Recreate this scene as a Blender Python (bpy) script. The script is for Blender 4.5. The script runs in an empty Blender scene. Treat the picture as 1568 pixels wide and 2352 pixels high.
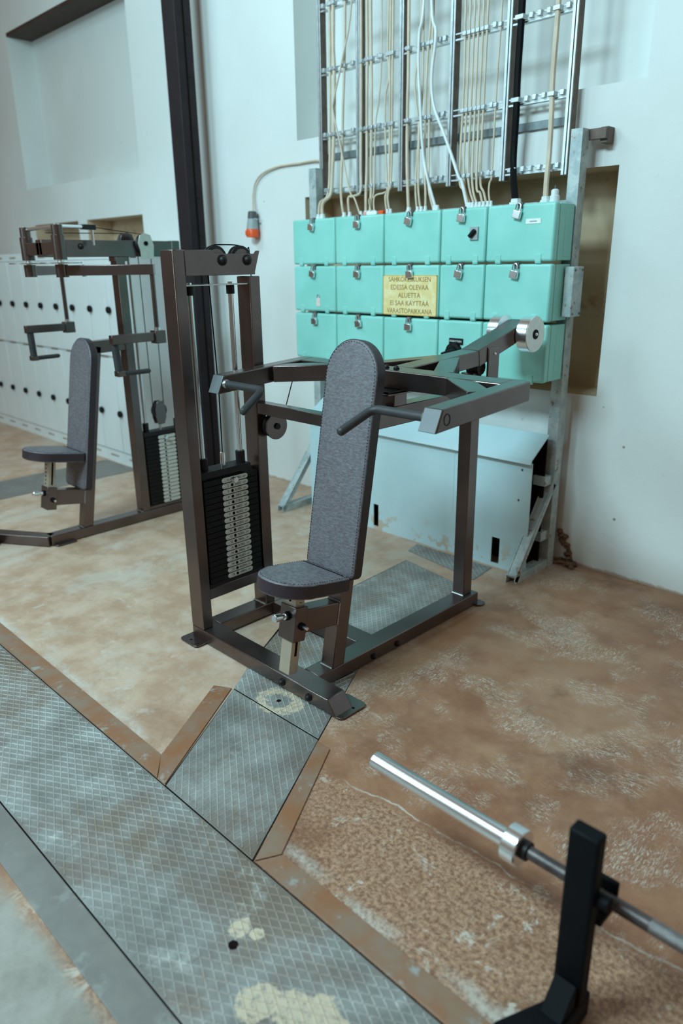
import bpy, bmesh, math, random
from mathutils import Vector, Matrix
R = math.radians
random.seed(7)
scene = bpy.context.scene
col = scene.collection

# ------------------------------------------------------------------ camera
def cam_axes(yaw, pit, roll):
    f = Vector((math.cos(pit)*math.cos(yaw), math.cos(pit)*math.sin(yaw), -math.sin(pit)))
    r = Vector((math.sin(yaw), -math.cos(yaw), 0)); u = r.cross(f)
    return r*math.cos(roll)+u*math.sin(roll), -r*math.sin(roll)+u*math.cos(roll), f
cr, cu, cf = cam_axes(R(135.165), R(18.794), R(-0.811))
cd = bpy.data.cameras.new('camera'); camera = bpy.data.objects.new('camera', cd); col.objects.link(camera)
camera.matrix_world = Matrix(((cr.x, cu.x, -cf.x, 0), (cr.y, cu.y, -cf.y, 0), (cr.z, cu.z, -cf.z, 1.55), (0, 0, 0, 1)))
cd.sensor_fit = 'HORIZONTAL'; cd.sensor_width = 36; cd.lens = 36*1681.3/1568
cd.clip_start = .05
cd.dof.use_dof = True; cd.dof.focus_distance = 2.75; cd.dof.aperture_fstop = 2.6
scene.camera = camera

# ------------------------------------------------------------------ light
world = bpy.data.worlds.new('room_ambience'); scene.world = world; world.use_nodes = True
bg = world.node_tree.nodes['Background']; bg.inputs[0].default_value = (1.0, .74, .54, 1); bg.inputs[1].default_value = .20
def area(name, loc, target, sx, sy, power, colr):
    l = bpy.data.lights.new(name, 'AREA'); l.shape = 'RECTANGLE'; l.size = sx; l.size_y = sy; l.energy = power; l.color = colr
    o = bpy.data.objects.new(name, l); col.objects.link(o); o.location = loc
    o.rotation_euler = (Vector(target)-Vector(loc)).to_track_quat('-Z', 'Y').to_euler(); return o
COOL = (.56, .89, 1.0)
area('window_light', (-4.6, -2.8, 3.1), (-3.0, 3.4, 1.0), 1.3, 1.3, 75, COOL)
area('ceiling_light_left', (-5.0, .6, 4.6), (-3.6, 2.2, .4), 1.6, .8, 48, COOL)
area('ceiling_light_front', (-2.2, -1.4, 4.4), (-1.5, 2.9, .3), 1.6, .8, 255, COOL)
vs = scene.view_settings
vs.view_transform = 'Standard'; vs.look = 'None'; vs.gamma = 1; vs.use_curve_mapping = False; vs.exposure = 0.08

# ------------------------------------------------------------------ materials
class NT:
    def __init__(s, name):
        s.m = bpy.data.materials.new(name); s.m.use_nodes = True
        s.t = s.m.node_tree; s.b = s.t.nodes['Principled BSDF']
    def n(s, kind, **kw):
        x = s.t.nodes.new(kind)
        for k, v in kw.items(): setattr(x, k, v)
        return x
    def link(s, a, b): s.t.links.new(a, b)
    def put(s, sock, v):
        if hasattr(v, 'is_linked') or hasattr(v, 'links'): s.link(v, sock)
        else: sock.default_value = v
    def pos(s): return s.n('ShaderNodeNewGeometry').outputs['Position']
    def obj(s): return s.n('ShaderNodeTexCoord').outputs['Object']
    def mapv(s, v, scale=(1, 1, 1), rot=(0, 0, 0), loc=(0, 0, 0)):
        x = s.n('ShaderNodeMapping'); s.link(v, x.inputs[0]); x.inputs['Scale'].default_value = scale
        x.inputs['Rotation'].default_value = rot; x.inputs['Location'].default_value = loc; return x.outputs[0]
    def noise(s, v, scale, detail=4, rough=.55, dist=0):
        x = s.n('ShaderNodeTexNoise'); s.link(v, x.inputs['Vector']); x.inputs['Scale'].default_value = scale
        x.inputs['Detail'].default_value = detail; x.inputs['Roughness'].default_value = rough; x.inputs['Distortion'].default_value = dist
        return x.outputs[0]
    def voro(s, v, scale, feature='F1'):
        x = s.n('ShaderNodeTexVoronoi', feature=feature); s.link(v, x.inputs['Vector']); x.inputs['Scale'].default_value = scale; return x.outputs[0]
    def step(s, v, a, b, lo=0., hi=1.):
        x = s.n('ShaderNodeMapRange', interpolation_type='SMOOTHSTEP'); s.put(x.inputs[0], v)
        for i, q in enumerate((a, b, lo, hi)): x.inputs[i+1].default_value = q
        return x.outputs[0]
    def math(s, op, a, b=0.):
        x = s.n('ShaderNodeMath', operation=op); s.put(x.inputs[0], a); s.put(x.inputs[1], b); return x.outputs[0]
    def mix(s, f, a, b, mode='MIX'):
        x = s.n('ShaderNodeMix', data_type='RGBA', blend_type=mode); s.put(x.inputs[0], f)
        for i, q in ((6, a), (7, b)):
            if isinstance(q, tuple): x.inputs[i].default_value = (*q, 1)
            else: s.link(q, x.inputs[i])
        return x.outputs[2]
    def xyz(s, v):
        x = s.n('ShaderNodeSeparateXYZ'); s.link(v, x.inputs[0]); return x.outputs
    def bump(s, h, strength=.2, dist=.01):
        x = s.n('ShaderNodeBump'); x.inputs['Strength'].default_value = strength; x.inputs['Distance'].default_value = dist
        s.link(h, x.inputs['Height']); s.link(x.outputs[0], s.b.inputs['Normal'])
    def fin(s, color=None, rough=.5, metal=0., spec=.5):
        if color is not None:
            if isinstance(color, tuple): s.b.inputs['Base Color'].default_value = (*color, 1)
            else: s.link(color, s.b.inputs['Base Color'])
        s.put(s.b.inputs['Roughness'], rough); s.put(s.b.inputs['Metallic'], metal); s.b.inputs['Specular IOR Level'].default_value = spec
        return s.m
def simple(name, c, rough=.5, metal=0., var=.12, vs_=18, bump=0., bs=200, spec=.5):
    q = NT(name); v = q.obj()
    nz = q.noise(v, vs_, 5)
    a = tuple(min(1, x*(1-var)) for x in c); b = tuple(min(1, x*(1+var)) for x in c)
    cc = q.mix(q.step(nz, .3, .7), a, b)
    if bump: q.bump(q.noise(v, bs, 3), bump, .002)
    return q.fin(cc, rough, metal, spec)
M = {}
M['frame'] = simple('dark_bronze_powder_coat', (.168, .130, .124), .27, .95, .10, 6, .05, 900, .5)
M['black'] = simple('black_paint', (.004, .0045, .006), .6, 0, .2, 10, spec=.12)
M['rubber'] = simple('black_rubber', (.012, .010, .011), .5, 0, .2, 30, spec=.3)
M['plate'] = simple('black_cast_iron', (.010, .008, .009), .6, 0, .2, 40, .1, 300, spec=.2)
M['chrome'] = simple('chrome', (.84, .88, .92), .24, 1., .03, 10)
M['steel'] = simple('brushed_steel', (.62, .61, .58), .32, 1., .08, 60)
M['discface'] = simple('machined_steel_face', (.66, .64, .60), .42, .75, .05, 40)
M['zinc'] = simple('galvanised_rail', (.55, .60, .62), .38, .7, .12, 30)
M['cream'] = simple('zinc_plated_tube', (.50, .44, .35), .38, .55, .05, 30)
M['tag'] = simple('silver_weight_tag', (.60, .59, .54), .4, .15, .04, 60)
M['ink'] = simple('printed_ink', (.02, .018, .016), .6, 0, .1, 10)
M['green'] = None
M['cable'] = simple('beige_cable_sheath', (.62, .52, .40), .5, 0, .10, 12)
M['cablew'] = simple('white_cable_sheath', (.72, .77, .78), .45, 0, .06, 12)
M['knob'] = simple('black_plastic_knob', (.006, .006, .007), .5, 0, .1, 10, spec=.2)
M['locker'] = simple('white_locker_paint', (.72, .77, .77), .42, 0, .03, 3)
M['lockerdark'] = simple('locker_vent_shadow_gap', (.36, .31, .26), .7, 0, .2, 20)
M['orange'] = simple('orange_red_plastic', (.80, .10, .015), .4, 0, .1, 20)
M['greyplastic'] = simple('grey_plastic', (.34, .39, .40), .5, 0, .1, 20)
M['darkgrey'] = simple('dark_grey_plastic', (.09, .09, .095), .5, 0, .1, 20)
M['sticker'] = simple('pale_paper', (.72, .62, .56), .7, 0, .06, 60)
M['labelwhite'] = simple('white_label', (.80, .84, .82), .6, 0, .05, 60)
M['weld'] = simple('weld_bead', (.40, .42, .42), .3, .8, .2, 200)
M['gap'] = simple('dark_pit_steel', (.010, .006, .005), .9, 0, .2, 10, spec=.05)
M['wood'] = simple('fibreboard', (.42, .25, .12), .7, 0, .15, 20)

M['grip'] = simple('black_rubber_grip', (.030, .030, .033), .5, 0, .1, 20, .3, 400)
M['steelcap'] = simple('satin_plastic_end_cap', (.16, .17, .18), .38, .2, .05, 20)
M['barsteel'] = simple('oiled_bar_steel', (.10, .082, .080), .4, .7, .25, 40, .2, 900)
M['tiebar'] = simple('dull_blue_grey_flat_bar', (.20, .235, .245), .5, .3, .2, 14)
M['knurl'] = simple('knurled_bar_steel', (.24, .22, .215), .45, .8, .2, 60, .4, 1200)
M['shaderust'] = simple('channel_shade_and_dark_rust', (.13, .090, .072), .6, .1, .2, 20)  # painted shade for the open rail sides, dark rust on the wall bracket
M['rubble'] = simple('crumbled_brown_plaster', (.17, .10, .065), .85, 0, .35, 30)
M['recesstop'] = simple('dark_brown_recess_top', (.050, .026, .018), .7, 0, .2, 12)
M['pink'] = simple('pink_carton', (.75, .35, .33), .6, 0, .05, 20)

def mk_wall():
    q = NT('white_painted_plaster'); p = q.pos()
    big = q.noise(p, .9, 4); fine = q.noise(p, 22, 6, .65); pit = q.voro(p, 7)
    c = q.mix(q.step(big, .35, .7), (.70, .72, .70), (.76, .79, .77))
    c = q.mix(q.step(fine, .60, .78, 0, .25), c, (.60, .58, .53))
    speck = q.step(q.noise(p, 9, 2, .5), .74, .78, 0, .6)
    c = q.mix(speck, c, (.50, .48, .43))
    z = q.xyz(p)[2]
    low = q.math('MULTIPLY', q.step(q.math('ADD', z, q.math('MULTIPLY', q.math('SUBTRACT', q.noise(p, 30, 5, .7), .5), .04)), .022, .004), .8)
    c = q.mix(low, c, (.36, .25, .16))
    h = q.math('ADD', q.math('MULTIPLY', fine, .6), q.math('MULTIPLY', q.noise(p, 4, 3), .8))
    q.bump(h, .35, .006)
    return q.fin(c, .72, 0, .3)
M['wall'] = mk_wall()
def mk_beige():
    q = NT('yellowed_beige_plaster'); p = q.pos()
    c = q.mix(q.step(q.noise(p, 2.2, 5, .6), .36, .66), (.60, .44, .29), (.66, .54, .39))
    c = q.mix(q.step(q.noise(p, 3.5, 6, .7), .58, .70, 0, .6), c, (.40, .20, .09))
    q.bump(q.noise(p, 14, 5), .3, .006)
    return q.fin(c, .75, 0, .3)
M['beige'] = mk_beige()
def mk_column():
    return simple('black_column_paint', (.022, .015, .018), .6, 0, .15, 8, .2, 60, spec=.25)
M['column'] = mk_column()

def mk_green():
    q = NT('mint_green_enamel'); p = q.pos(); v = q.obj()
    c = q.mix(q.step(q.noise(p, 3.5, 4), .3, .7), (.24, .60, .53), (.30, .68, .61))
    grime = q.step(q.noise(p, 30, 6, .7), .64, .80, 0, .35)
    c = q.mix(grime, c, (.14, .22, .16))
    z = q.xyz(p)
    q.bump(q.noise(p, 120, 3), .08, .002)
    return q.fin(c, .42, 0, .5)
M['green'] = mk_green()
def mk_greycab():
    q = NT('pale_blue_grey_panel_paint'); p = q.pos()
    c = q.mix(q.step(q.noise(p, 1.6, 4), .3, .7), (.46, .62, .66), (.53, .69, .72))
    chip = q.math('MULTIPLY', q.step(q.noise(p, 9, 5, .6), .56, .62), q.step(q.xyz(p)[2], .20, .02))
    c = q.mix(chip, c, (.52, .44, .34))
    q.bump(q.noise(p, 8, 4), .12, .01)
    return q.fin(c, .5, 0, .4)
M['greycab'] = mk_greycab()
def mk_stand():
    q = NT('worn_blue_grey_steel'); p = q.pos()
    c = q.mix(q.step(q.noise(p, 14, 5, .7), .4, .6), (.36, .43, .44), (.50, .55, .54))
    c = q.mix(q.step(q.noise(p, 26, 6, .7), .57, .68), c, (.24, .13, .07))
    return q.fin(c, .55, .25, .4)
M['stand'] = mk_stand()
def mk_leather():
    q = NT('dark_grey_grained_leatherette'); v = q.obj()
    st = q.noise(q.mapv(v, (60, 60, 170)), 1, 6, .75, .6); w = q.noise(v, 300, 3)
    cre = q.noise(q.mapv(v, (38, 38, 130), (.3, .5, 0)), 1, 4, .6, 1.2)
    c = q.mix(q.step(st, .38, .66), (.105, .085, .098), (.175, .172, .185))
    c = q.mix(q.step(cre, .60, .72, 0, .55), c, (.13, .075, .098))
    q.bump(q.math('ADD', q.math('MULTIPLY', w, .4), q.math('MULTIPLY', cre, .8)), .35, .0025)
    return q.fin(c, .48, 0, .5)
M['leather'] = mk_leather()
M['leatherside'] = simple('smooth_dark_vinyl', (.030, .018, .024), .45, 0, .15, 12, .25, 160)
M['thread'] = simple('dark_thread', (.012, .010, .014), .7, 0, .1, 10)

def mk_sign():
    q = NT('yellow_sign_enamel'); v = q.pos()
    c = q.mix(q.step(q.noise(v, 30, 5), .35, .7), (.78, .62, .27), (.86, .76, .44))
    return q.fin(c, .5, 0, .4)
M['sign'] = mk_sign()
M['signink'] = simple('worn_brown_lettering', (.30, .17, .03), .6, 0, .2, 60)
M['signborder'] = simple('orange_sign_border', (.72, .42, .07), .6, 0, .15, 60)

def mk_floor():
    q = NT('worn_stained_concrete'); p = q.pos(); X, Y, Z = q.xyz(p)
    big = q.noise(p, 1.1, 5, .62); mid = q.noise(p, 5.5, 7, .68); fine = q.noise(p, 75, 5, .75); grit = q.noise(p, 210, 3, .7); agg = q.voro(p, 110)
    # pale dusty concrete
    pale = q.mix(q.step(mid, .36, .66), (.45, .28, .185), (.57, .405, .30))
    pale = q.mix(q.step(q.noise(p, 2.6, 7, .72, .5), .47, .66, 0, .7), pale, (.57, .485, .405))
    pale = q.mix(q.step(q.noise(p, 9, 6, .75, .8), .58, .68, 0, .5), pale, (.62, .56, .49))
    pale = q.mix(q.step(grit, .58, .74, 0, .55), pale, (.22, .15, .11))
    pale = q.mix(q.step(fine, .60, .74, 0, .45), pale, (.70, .64, .56))
    # brown painted floor with scrubbed white scuffs
    brown = q.mix(q.step(mid, .34, .70), (.25, .105, .055), (.36, .178, .098))
    brown = q.mix(q.step(big, .44, .66, 0, .75), brown, (.42, .25, .155))
    brown = q.mix(q.step(q.noise(p, 1.9, 5, .65), .52, .68, 0, .75), brown, (.150, .066, .036))
    brown = q.mix(q.step(grit, .57, .72, 0, .35), brown, (.50, .36, .26))
    sw = q.noise(q.mapv(p, (30, 120, 1), (0, 0, .75)), 1, 6, .8, 2.2)
    sw2 = q.noise(q.mapv(p, (110, 28, 1), (0, 0, .35)), 1, 6, .8, 2.0)
    p1 = q.step(q.noise(p, 3.1, 5, .6), .50, .60); p2 = q.step(q.noise(q.mapv(p, (1, 1, 1), (0, 0, 0), (7, 3, 0)), 2.7, 5, .6), .52, .61)
    scuff = q.math('MAXIMUM', q.math('MULTIPLY', q.step(sw, .49, .60), p1), q.math('MULTIPLY', q.step(sw2, .49, .60), p2))
    brown = q.mix(q.math('MULTIPLY', scuff, .85), brown, (.60, .51, .43))
    # rough aggregate zone in front of the painted edge
    rough = q.mix(q.step(fine, .36, .64), (.20, .09, .050), (.48, .28, .175))
    rough = q.mix(q.step(q.noise(p, 3.3, 6, .65), .50, .64, 0, .8), rough, (.20, .085, .042))
    rough = q.mix(q.step(agg, .0, .30, .55, 0), rough, (.12, .085, .068))
    rough = q.mix(q.step(grit, .60, .72, 0, .6), rough, (.58, .47, .37))
    rough = q.mix(q.step(q.noise(p, 8, 7, .75, .6), .565, .63, 0, .8), rough, (.60, .53, .45))
    wob = q.math('MULTIPLY', q.math('SUBTRACT', q.noise(p, 2.0, 6, .65), .5), 1.1)
    xb = q.math('ADD', X, wob)
    kb = q.step(q.math('ADD', xb, q.math('MULTIPLY', q.step(Y, 1.2, 2.6), -.15)), -2.25, -1.55)
    wy = q.math('MULTIPLY', q.math('SUBTRACT', q.noise(p, 5, 4, .6), .5), .10)
    edge = q.math('SUBTRACT', q.math('ADD', Y, wy), q.math('ADD', 1.402, q.math('MULTIPLY', q.math('ADD', X, .6), .05)))
    kr = q.math('MULTIPLY', q.step(edge, .0, -.03), q.step(xb, -1.75, -1.25))
    c = q.mix(kb, pale, brown)
    c = q.mix(kr, c, rough)
    line = q.math('MULTIPLY', q.step(q.math('ABSOLUTE', edge), .006, .0), q.math('MULTIPLY', q.step(X, -1.45, -1.2), q.step(mid, .42, .58, .05, .75)))
    c = q.mix(line, c, (.60, .56, .49))
    # pale cement along the channel borders
    d1 = q.math('ABSOLUTE', q.math('SUBTRACT', q.math('ADD', Y, q.math('MULTIPLY', q.math('SUBTRACT', mid, .5), .10)), 1.03))
    cem = q.math('MULTIPLY', q.step(d1, .04, .0), q.math('MULTIPLY', q.step(fine, .3, .6, .2, .75), q.step(q.noise(p, 3, 4), .4, .58)))
    c = q.mix(cem, c, (.60, .56, .50))
    wet = q.step(q.math('ADD', Y, q.math('MULTIPLY', wob, .12)), .46, .40)
    c = q.mix(q.math('MULTIPLY', wet, .9), c, q.mix(q.step(mid, .34, .66), (.25, .235, .205), (.36, .345, .31)))
    rust = q.math('MULTIPLY', q.step(q.math('ABSOLUTE', q.math('ADD', q.math('ADD', X, 1.70), q.math('MULTIPLY', wob, .25))), .11, .02), q.math('MULTIPLY', q.step(Y, 1.75, 2.0), q.step(Y, 2.75, 2.5)))
    c = q.mix(q.math('MULTIPLY', rust, .6), c, (.30, .125, .035))
    h = q.math('ADD', q.math('ADD', q.math('MULTIPLY', fine, .6), q.math('MULTIPLY', grit, .25)), q.math('MULTIPLY', mid, .8))
    q.bump(h, .35, .004)
    ro = q.step(mid, .3, .7, .42, .65)
    return q.fin(c, ro, 0, .4)
M['floor'] = mk_floor()
def mk_tread(name, dots=(), hi=1.0):
    q = NT(name); p = q.pos(); X, Y, Z = q.xyz(p)
    mid = q.noise(p, 4, 6, .65); fine = q.noise(p, 60, 4, .65)
    c = q.mix(q.step(mid, .34, .66), (.205*hi, .195*hi, .18*hi), (.33*hi, .335*hi, .32*hi))
    c = q.mix(q.step(q.noise(p, 1.9, 6, .7), .46, .64, 0, .8), c, (.20*hi, .145*hi, .11*hi))
    c = q.mix(q.step(q.noise(p, 7, 6, .7), .58, .70, 0, .55), c, (.46*hi, .47*hi, .44*hi))
    c = q.mix(q.step(fine, .62, .75, 0, .35), c, (.10, .075, .06))
    for (dx, dy, r, th) in dots:
        d = q.math('SQRT', q.math('ADD', q.math('POWER', q.math('SUBTRACT', X, dx), 2), q.math('POWER', q.math('SUBTRACT', Y, dy), 2)))
        d = q.math('ADD', d, q.math('MULTIPLY', q.math('SUBTRACT', q.noise(p, 11, 4, .7), .5), r*2.0))
        k = q.step(d, r, r*.9)
        if th: k = q.math('MULTIPLY', k, q.step(d, r*th*.9, r*th))
        c = q.mix(q.math('MULTIPLY', k, q.step(fine, .34, .52, .25, .95)), c, (.66, .55, .41))
    q.bump(fine, .2, .002)
    return q.fin(c, q.step(mid, .3, .7, .38, .58), .3, .5)
DOTS = [(-1.848, 1.493, .095, .42), (-.86, .735, .085, 0), (-.99, .69, .05, 0), (-.62, .86, .05, 0), (-1.165, .785, .03, 0), (-1.12, .80, .02, 0)]
M['tread'] = mk_tread('worn_tread_plate_steel', DOTS)
M['rib'] = mk_tread('tread_rib_steel', DOTS, 1.55)
def mk_border(name, a, b, k):
    q = NT(name); p = q.pos(); mid = q.noise(p, 5, 5, .65); f = q.noise(p, 50, 4, .6)
    c = q.mix(q.step(mid, .36, .64), a, b)
    c = q.mix(q.step(q.noise(p, 8, 5, .7), .57, .68, 0, k), c, (.40, .42, .39))
    q.bump(f, .12, .002)
    return q.fin(c, .48, .25, .45)
M['rust'] = mk_border('rusty_flat_bar', (.33, .145, .070), (.30, .21, .155), .8)
M['flatsteel'] = mk_border('dull_flat_steel', (.20, .185, .17), (.24, .225, .205), .3)

# ------------------------------------------------------------------ mesh tools
def V(*a): return Vector(a)
class MB:
    def __init__(s): s.v = []; s.f = []
    def add(s, vs_, fs):
        o = len(s.v); s.v += [Vector(x) for x in vs_]; s.f += [tuple(i+o for i in f) for f in fs]; return s
    def hexa(s, p):  # 8 points: bottom 4 ccw, top 4 ccw
        return s.add(p, [(3, 2, 1, 0), (4, 5, 6, 7), (0, 1, 5, 4), (1, 2, 6, 5), (2, 3, 7, 6), (3, 0, 4, 7)])
    def box(s, x0, x1, y0, y1, z0, z1):
        return s.hexa([(x0, y0, z0), (x1, y0, z0), (x1, y1, z0), (x0, y1, z0), (x0, y0, z1), (x1, y0, z1), (x1, y1, z1), (x0, y1, z1)])
    def obox(s, o, ax, ay, az, a0, a1, b0, b1, c0, c1):
        q = [(a0, b0, c0), (a1, b0, c0), (a1, b1, c0), (a0, b1, c0), (a0, b0, c1), (a1, b0, c1), (a1, b1, c1), (a0, b1, c1)]
        return s.hexa([o+ax*x+ay*y+az*z for x, y, z in q])
    def beam(s, p0, p1, w, h, up=(0, 0, 1)):
        p0, p1 = Vector(p0), Vector(p1); d = (p1-p0).normalized(); sd = d.cross(Vector(up)).normalized(); u = sd.cross(d)
        return s.obox(p0, d, sd, u, 0, (p1-p0).length, -w/2, w/2, -h/2, h/2)
    def prism(s, poly, axis, a0, a1):
        n = len(poly)
        mk = {'x': lambda p, a: (a, p[0], p[1]), 'y': lambda p, a: (p[0], a, p[1]), 'z': lambda p, a: (p[0], p[1], a)}[axis]
        return s.add([mk(p, a0) for p in poly]+[mk(p, a1) for p in poly],
                     [tuple(range(n)), tuple(range(2*n-1, n-1, -1))]+[(i, i+n, (i+1) % n+n, (i+1) % n) for i in range(n)])
    def ringloft(s, rings, cap=True):
        n = len(rings[0]); o = len(s.v)
        for r in rings: s.v += [Vector(x) for x in r]
        for k in range(len(rings)-1):
            for i in range(n):
                a = o+k*n+i; b = o+k*n+(i+1) % n; s.f.append((a, b, b+n, a+n))
        if cap:
            s.f.append(tuple(o+i for i in range(n-1, -1, -1))); e = o+(len(rings)-1)*n; s.f.append(tuple(e+i for i in range(n)))
        return s
    def cyl(s, p0, p1, r, n=16, r1=None):
        return s.lathe(p0, p1, [(0, r), (1, r if r1 is None else r1)], n)
    def lathe(s, p0, p1, prof, n=20):
        p0, p1 = Vector(p0), Vector(p1); d = p1-p0; L = d.length; d = d.normalized()
        a = d.orthogonal().normalized(); b = d.cross(a)
        rings = []
        for t, r in prof:
            rings.append([p0+d*(L*t)+(a*math.cos(2*math.pi*i/n)+b*math.sin(2*math.pi*i/n))*max(r, 1e-5) for i in range(n)])
        return s.ringloft(rings)
    def tube(s, pts, r, n=8):
        pts = [Vector(p) for p in pts]; rings = []; a = None
        for i, p in enumerate(pts):
            d = (pts[min(i+1, len(pts)-1)]-pts[max(i-1, 0)]).normalized()
            if a is None: a = d.orthogonal().normalized()
            a = (a-d*a.dot(d)).normalized(); b = d.cross(a)
            rings.append([p+(a*math.cos(2*math.pi*k/n)+b*math.sin(2*math.pi*k/n))*r for k in range(n)])
        return s.ringloft(rings)
    def dome(s, c, d, r, n=12):
        d = Vector(d).normalized()
        return s.lathe(Vector(c), Vector(c)+d*r, [(0, r)]+[(math.sin(t), r*math.cos(t)) for t in (.4, .8, 1.2, 1.5)], n)
    def build(s, name, m, parent=None, bevel=0, label=None, seg=2, sharp=32):
        me = bpy.data.meshes.new(name); o = origin(parent)
        me.from_pydata([tuple(p-o) for p in s.v], [], s.f); me.update()
        bm = bmesh.new(); bm.from_mesh(me); bmesh.ops.recalc_face_normals(bm, faces=bm.faces[:]); bm.to_mesh(me); bm.free()
        for pl in me.polygons: pl.use_smooth = True
        me.set_sharp_from_angle(angle=R(sharp))
        me.materials.append(M[m])
        ob = bpy.data.objects.new(name, me); col.objects.link(ob)
        if parent is not None: ob.parent = parent
        if bevel:
            b = ob.modifiers.new('edge_rounding', 'BEVEL'); b.width = bevel; b.segments = seg; b.limit_method = 'ANGLE'; b.angle_limit = R(40); b.harden_normals = False
        if label: ob['label'] = label
        return ob
def origin(p):
    o = Vector((0, 0, 0))
    while p is not None: o += p.location; p = p.parent
    return o
def tag(o, label, cat, group=None, kind=None):
    o['label'] = label; o['category'] = cat
    if group: o['group'] = group
    if kind: o['kind'] = kind
    return o
def thing(name, label, cat, loc=(0, 0, 0), group=None):
    o = bpy.data.objects.new(name, None); o.empty_display_size = .1; col.objects.link(o); o.location = loc
    return tag(o, label, cat, group)
def struct(o):
    o['kind'] = 'structure'; return o
def smooth_path(pts, k=5):
    pts = [Vector(p) for p in pts]; out = []
    for i in range(len(pts)-1):
        p0 = pts[max(i-1, 0)]; p1 = pts[i]; p2 = pts[i+1]; p3 = pts[min(i+2, len(pts)-1)]
        for j in range(k):
            t = j/k
            out.append(.5*((2*p1)+(p2-p0)*t+(2*p0-5*p1+4*p2-p3)*t*t+(3*p1-p0-3*p2+p3)*t**3))
    return out+[pts[-1]]
_fcache = {}
def text_mesh(body, size, sx=1.0):
    key = (body, size, sx)
    if key in _fcache: return _fcache[key]
    c = bpy.data.curves.new('lettering', 'FONT'); c.body = body; c.size = size; c.align_x = 'CENTER'; c.align_y = 'CENTER'; c.resolution_u = 2; c.extrude = .0003
    o = bpy.data.objects.new('lettering', c); col.objects.link(o)
    dg = bpy.context.evaluated_depsgraph_get(); me = bpy.data.meshes.new_from_object(o.evaluated_get(dg))
    bpy.data.objects.remove(o); _fcache[key] = me
    if sx != 1.0:
        for v in me.vertices: v.co.x *= sx
    return me
def lettering(name, body, size, m, parent, loc, face, sx=1.0):
    me = text_mesh(body, size, sx).copy(); me.materials.clear(); me.materials.append(M[m])
    o = bpy.data.objects.new(name, me); col.objects.link(o); o.parent = parent; o.location = Vector(loc)-origin(parent)
    o.rotation_euler = (R(90), 0, R(90)) if face == 'x' else (R(90), 0, 0)
    return o

# ------------------------------------------------------------------ the setting
WY = 3.44
def wall_with_niches(x0, x1, z0, z1, holes, depth, bottom_y, lining=()):
    xs = sorted({x0, x1, *[h[0] for h in holes], *[h[1] for h in holes]}); zs = sorted({z0, z1, *[h[2] for h in holes], *[h[3] for h in holes]})
    mb = MB(); inside = lambda x, z: any(h[0] < x < h[1] and h[2] < z < h[3] for h in holes)
    for i in range(len(xs)-1):
        for j in range(len(zs)-1):
            cx, cz = (xs[i]+xs[i+1])/2, (zs[j]+zs[j+1])/2
            y = WY+depth if inside(cx, cz) else WY
            if any(h[0] < cx < h[1] and h[2] < cz < h[3] for h in lining): continue
            mb.add([(xs[i], y, zs[j]), (xs[i+1], y, zs[j]), (xs[i+1], y, zs[j+1]), (xs[i], y, zs[j+1])], [(0, 1, 2, 3)])
    for a, b, c, d in [h for h in holes if h not in lining]:
        for p, q in (((a, c), (a, d)), ((a, d), (b, d)), ((b, d), (b, c)), ((b, c), (a, c))):
            mb.add([(p[0], WY, p[1]), (q[0], WY, q[1]), (q[0], WY+depth, q[1]), (p[0], WY+depth, p[1])], [(0, 1, 2, 3)])
    mb.box(x0, x1, bottom_y-.02, bottom_y, z0, z1)
    return mb
holes = [(-3.81, -1.575, 2.283, 3.64), (-7.86, -5.70, 2.283, 3.64), (-3.75, -1.662, .908, 1.95), (-7.79, -6.86, .908, 1.95), (-6.69, -5.73, .908, 1.95)]
w = wall_with_niches(-16, 9, 0, 4.9, holes, .25, WY+.30, holes[2:])
wall = struct(w.build('wall_back', 'wall', sharp=20))
for a, b, c_, d in holes[2:]:
    nm = MB(); y0, y1 = WY, WY+.25
    nm.add([(a, y1, c_), (b, y1, c_), (b, y1, d), (a, y1, d), (a, y0, c_), (b, y0, c_), (b, y0, d), (a, y0, d)], [(0, 1, 2, 3), (0, 4, 5, 1), (1, 5, 6, 2), (2, 6, 7, 3), (3, 7, 4, 0)])
    nm.build('recess_lining', 'beige', wall, sharp=20)
for x, z, r in ((-1.496, .678, .007), (-1.503, .302, .008), (-1.62, .86, .004), (-1.27, 1.82, .006), (-4.05, .75, .005), (-4.16, 1.95, .005)):
    MB().lathe((x, WY-.0008, z), (x, WY+.004, z), [(0, r), (1, r*.4)], 7).build('nail_hole', 'lockerdark', wall)
fl = MB(); fl.box(-30, 30, -40, WY, -.12, 0)
floor = struct(fl.build('floor', 'floor'))

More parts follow.
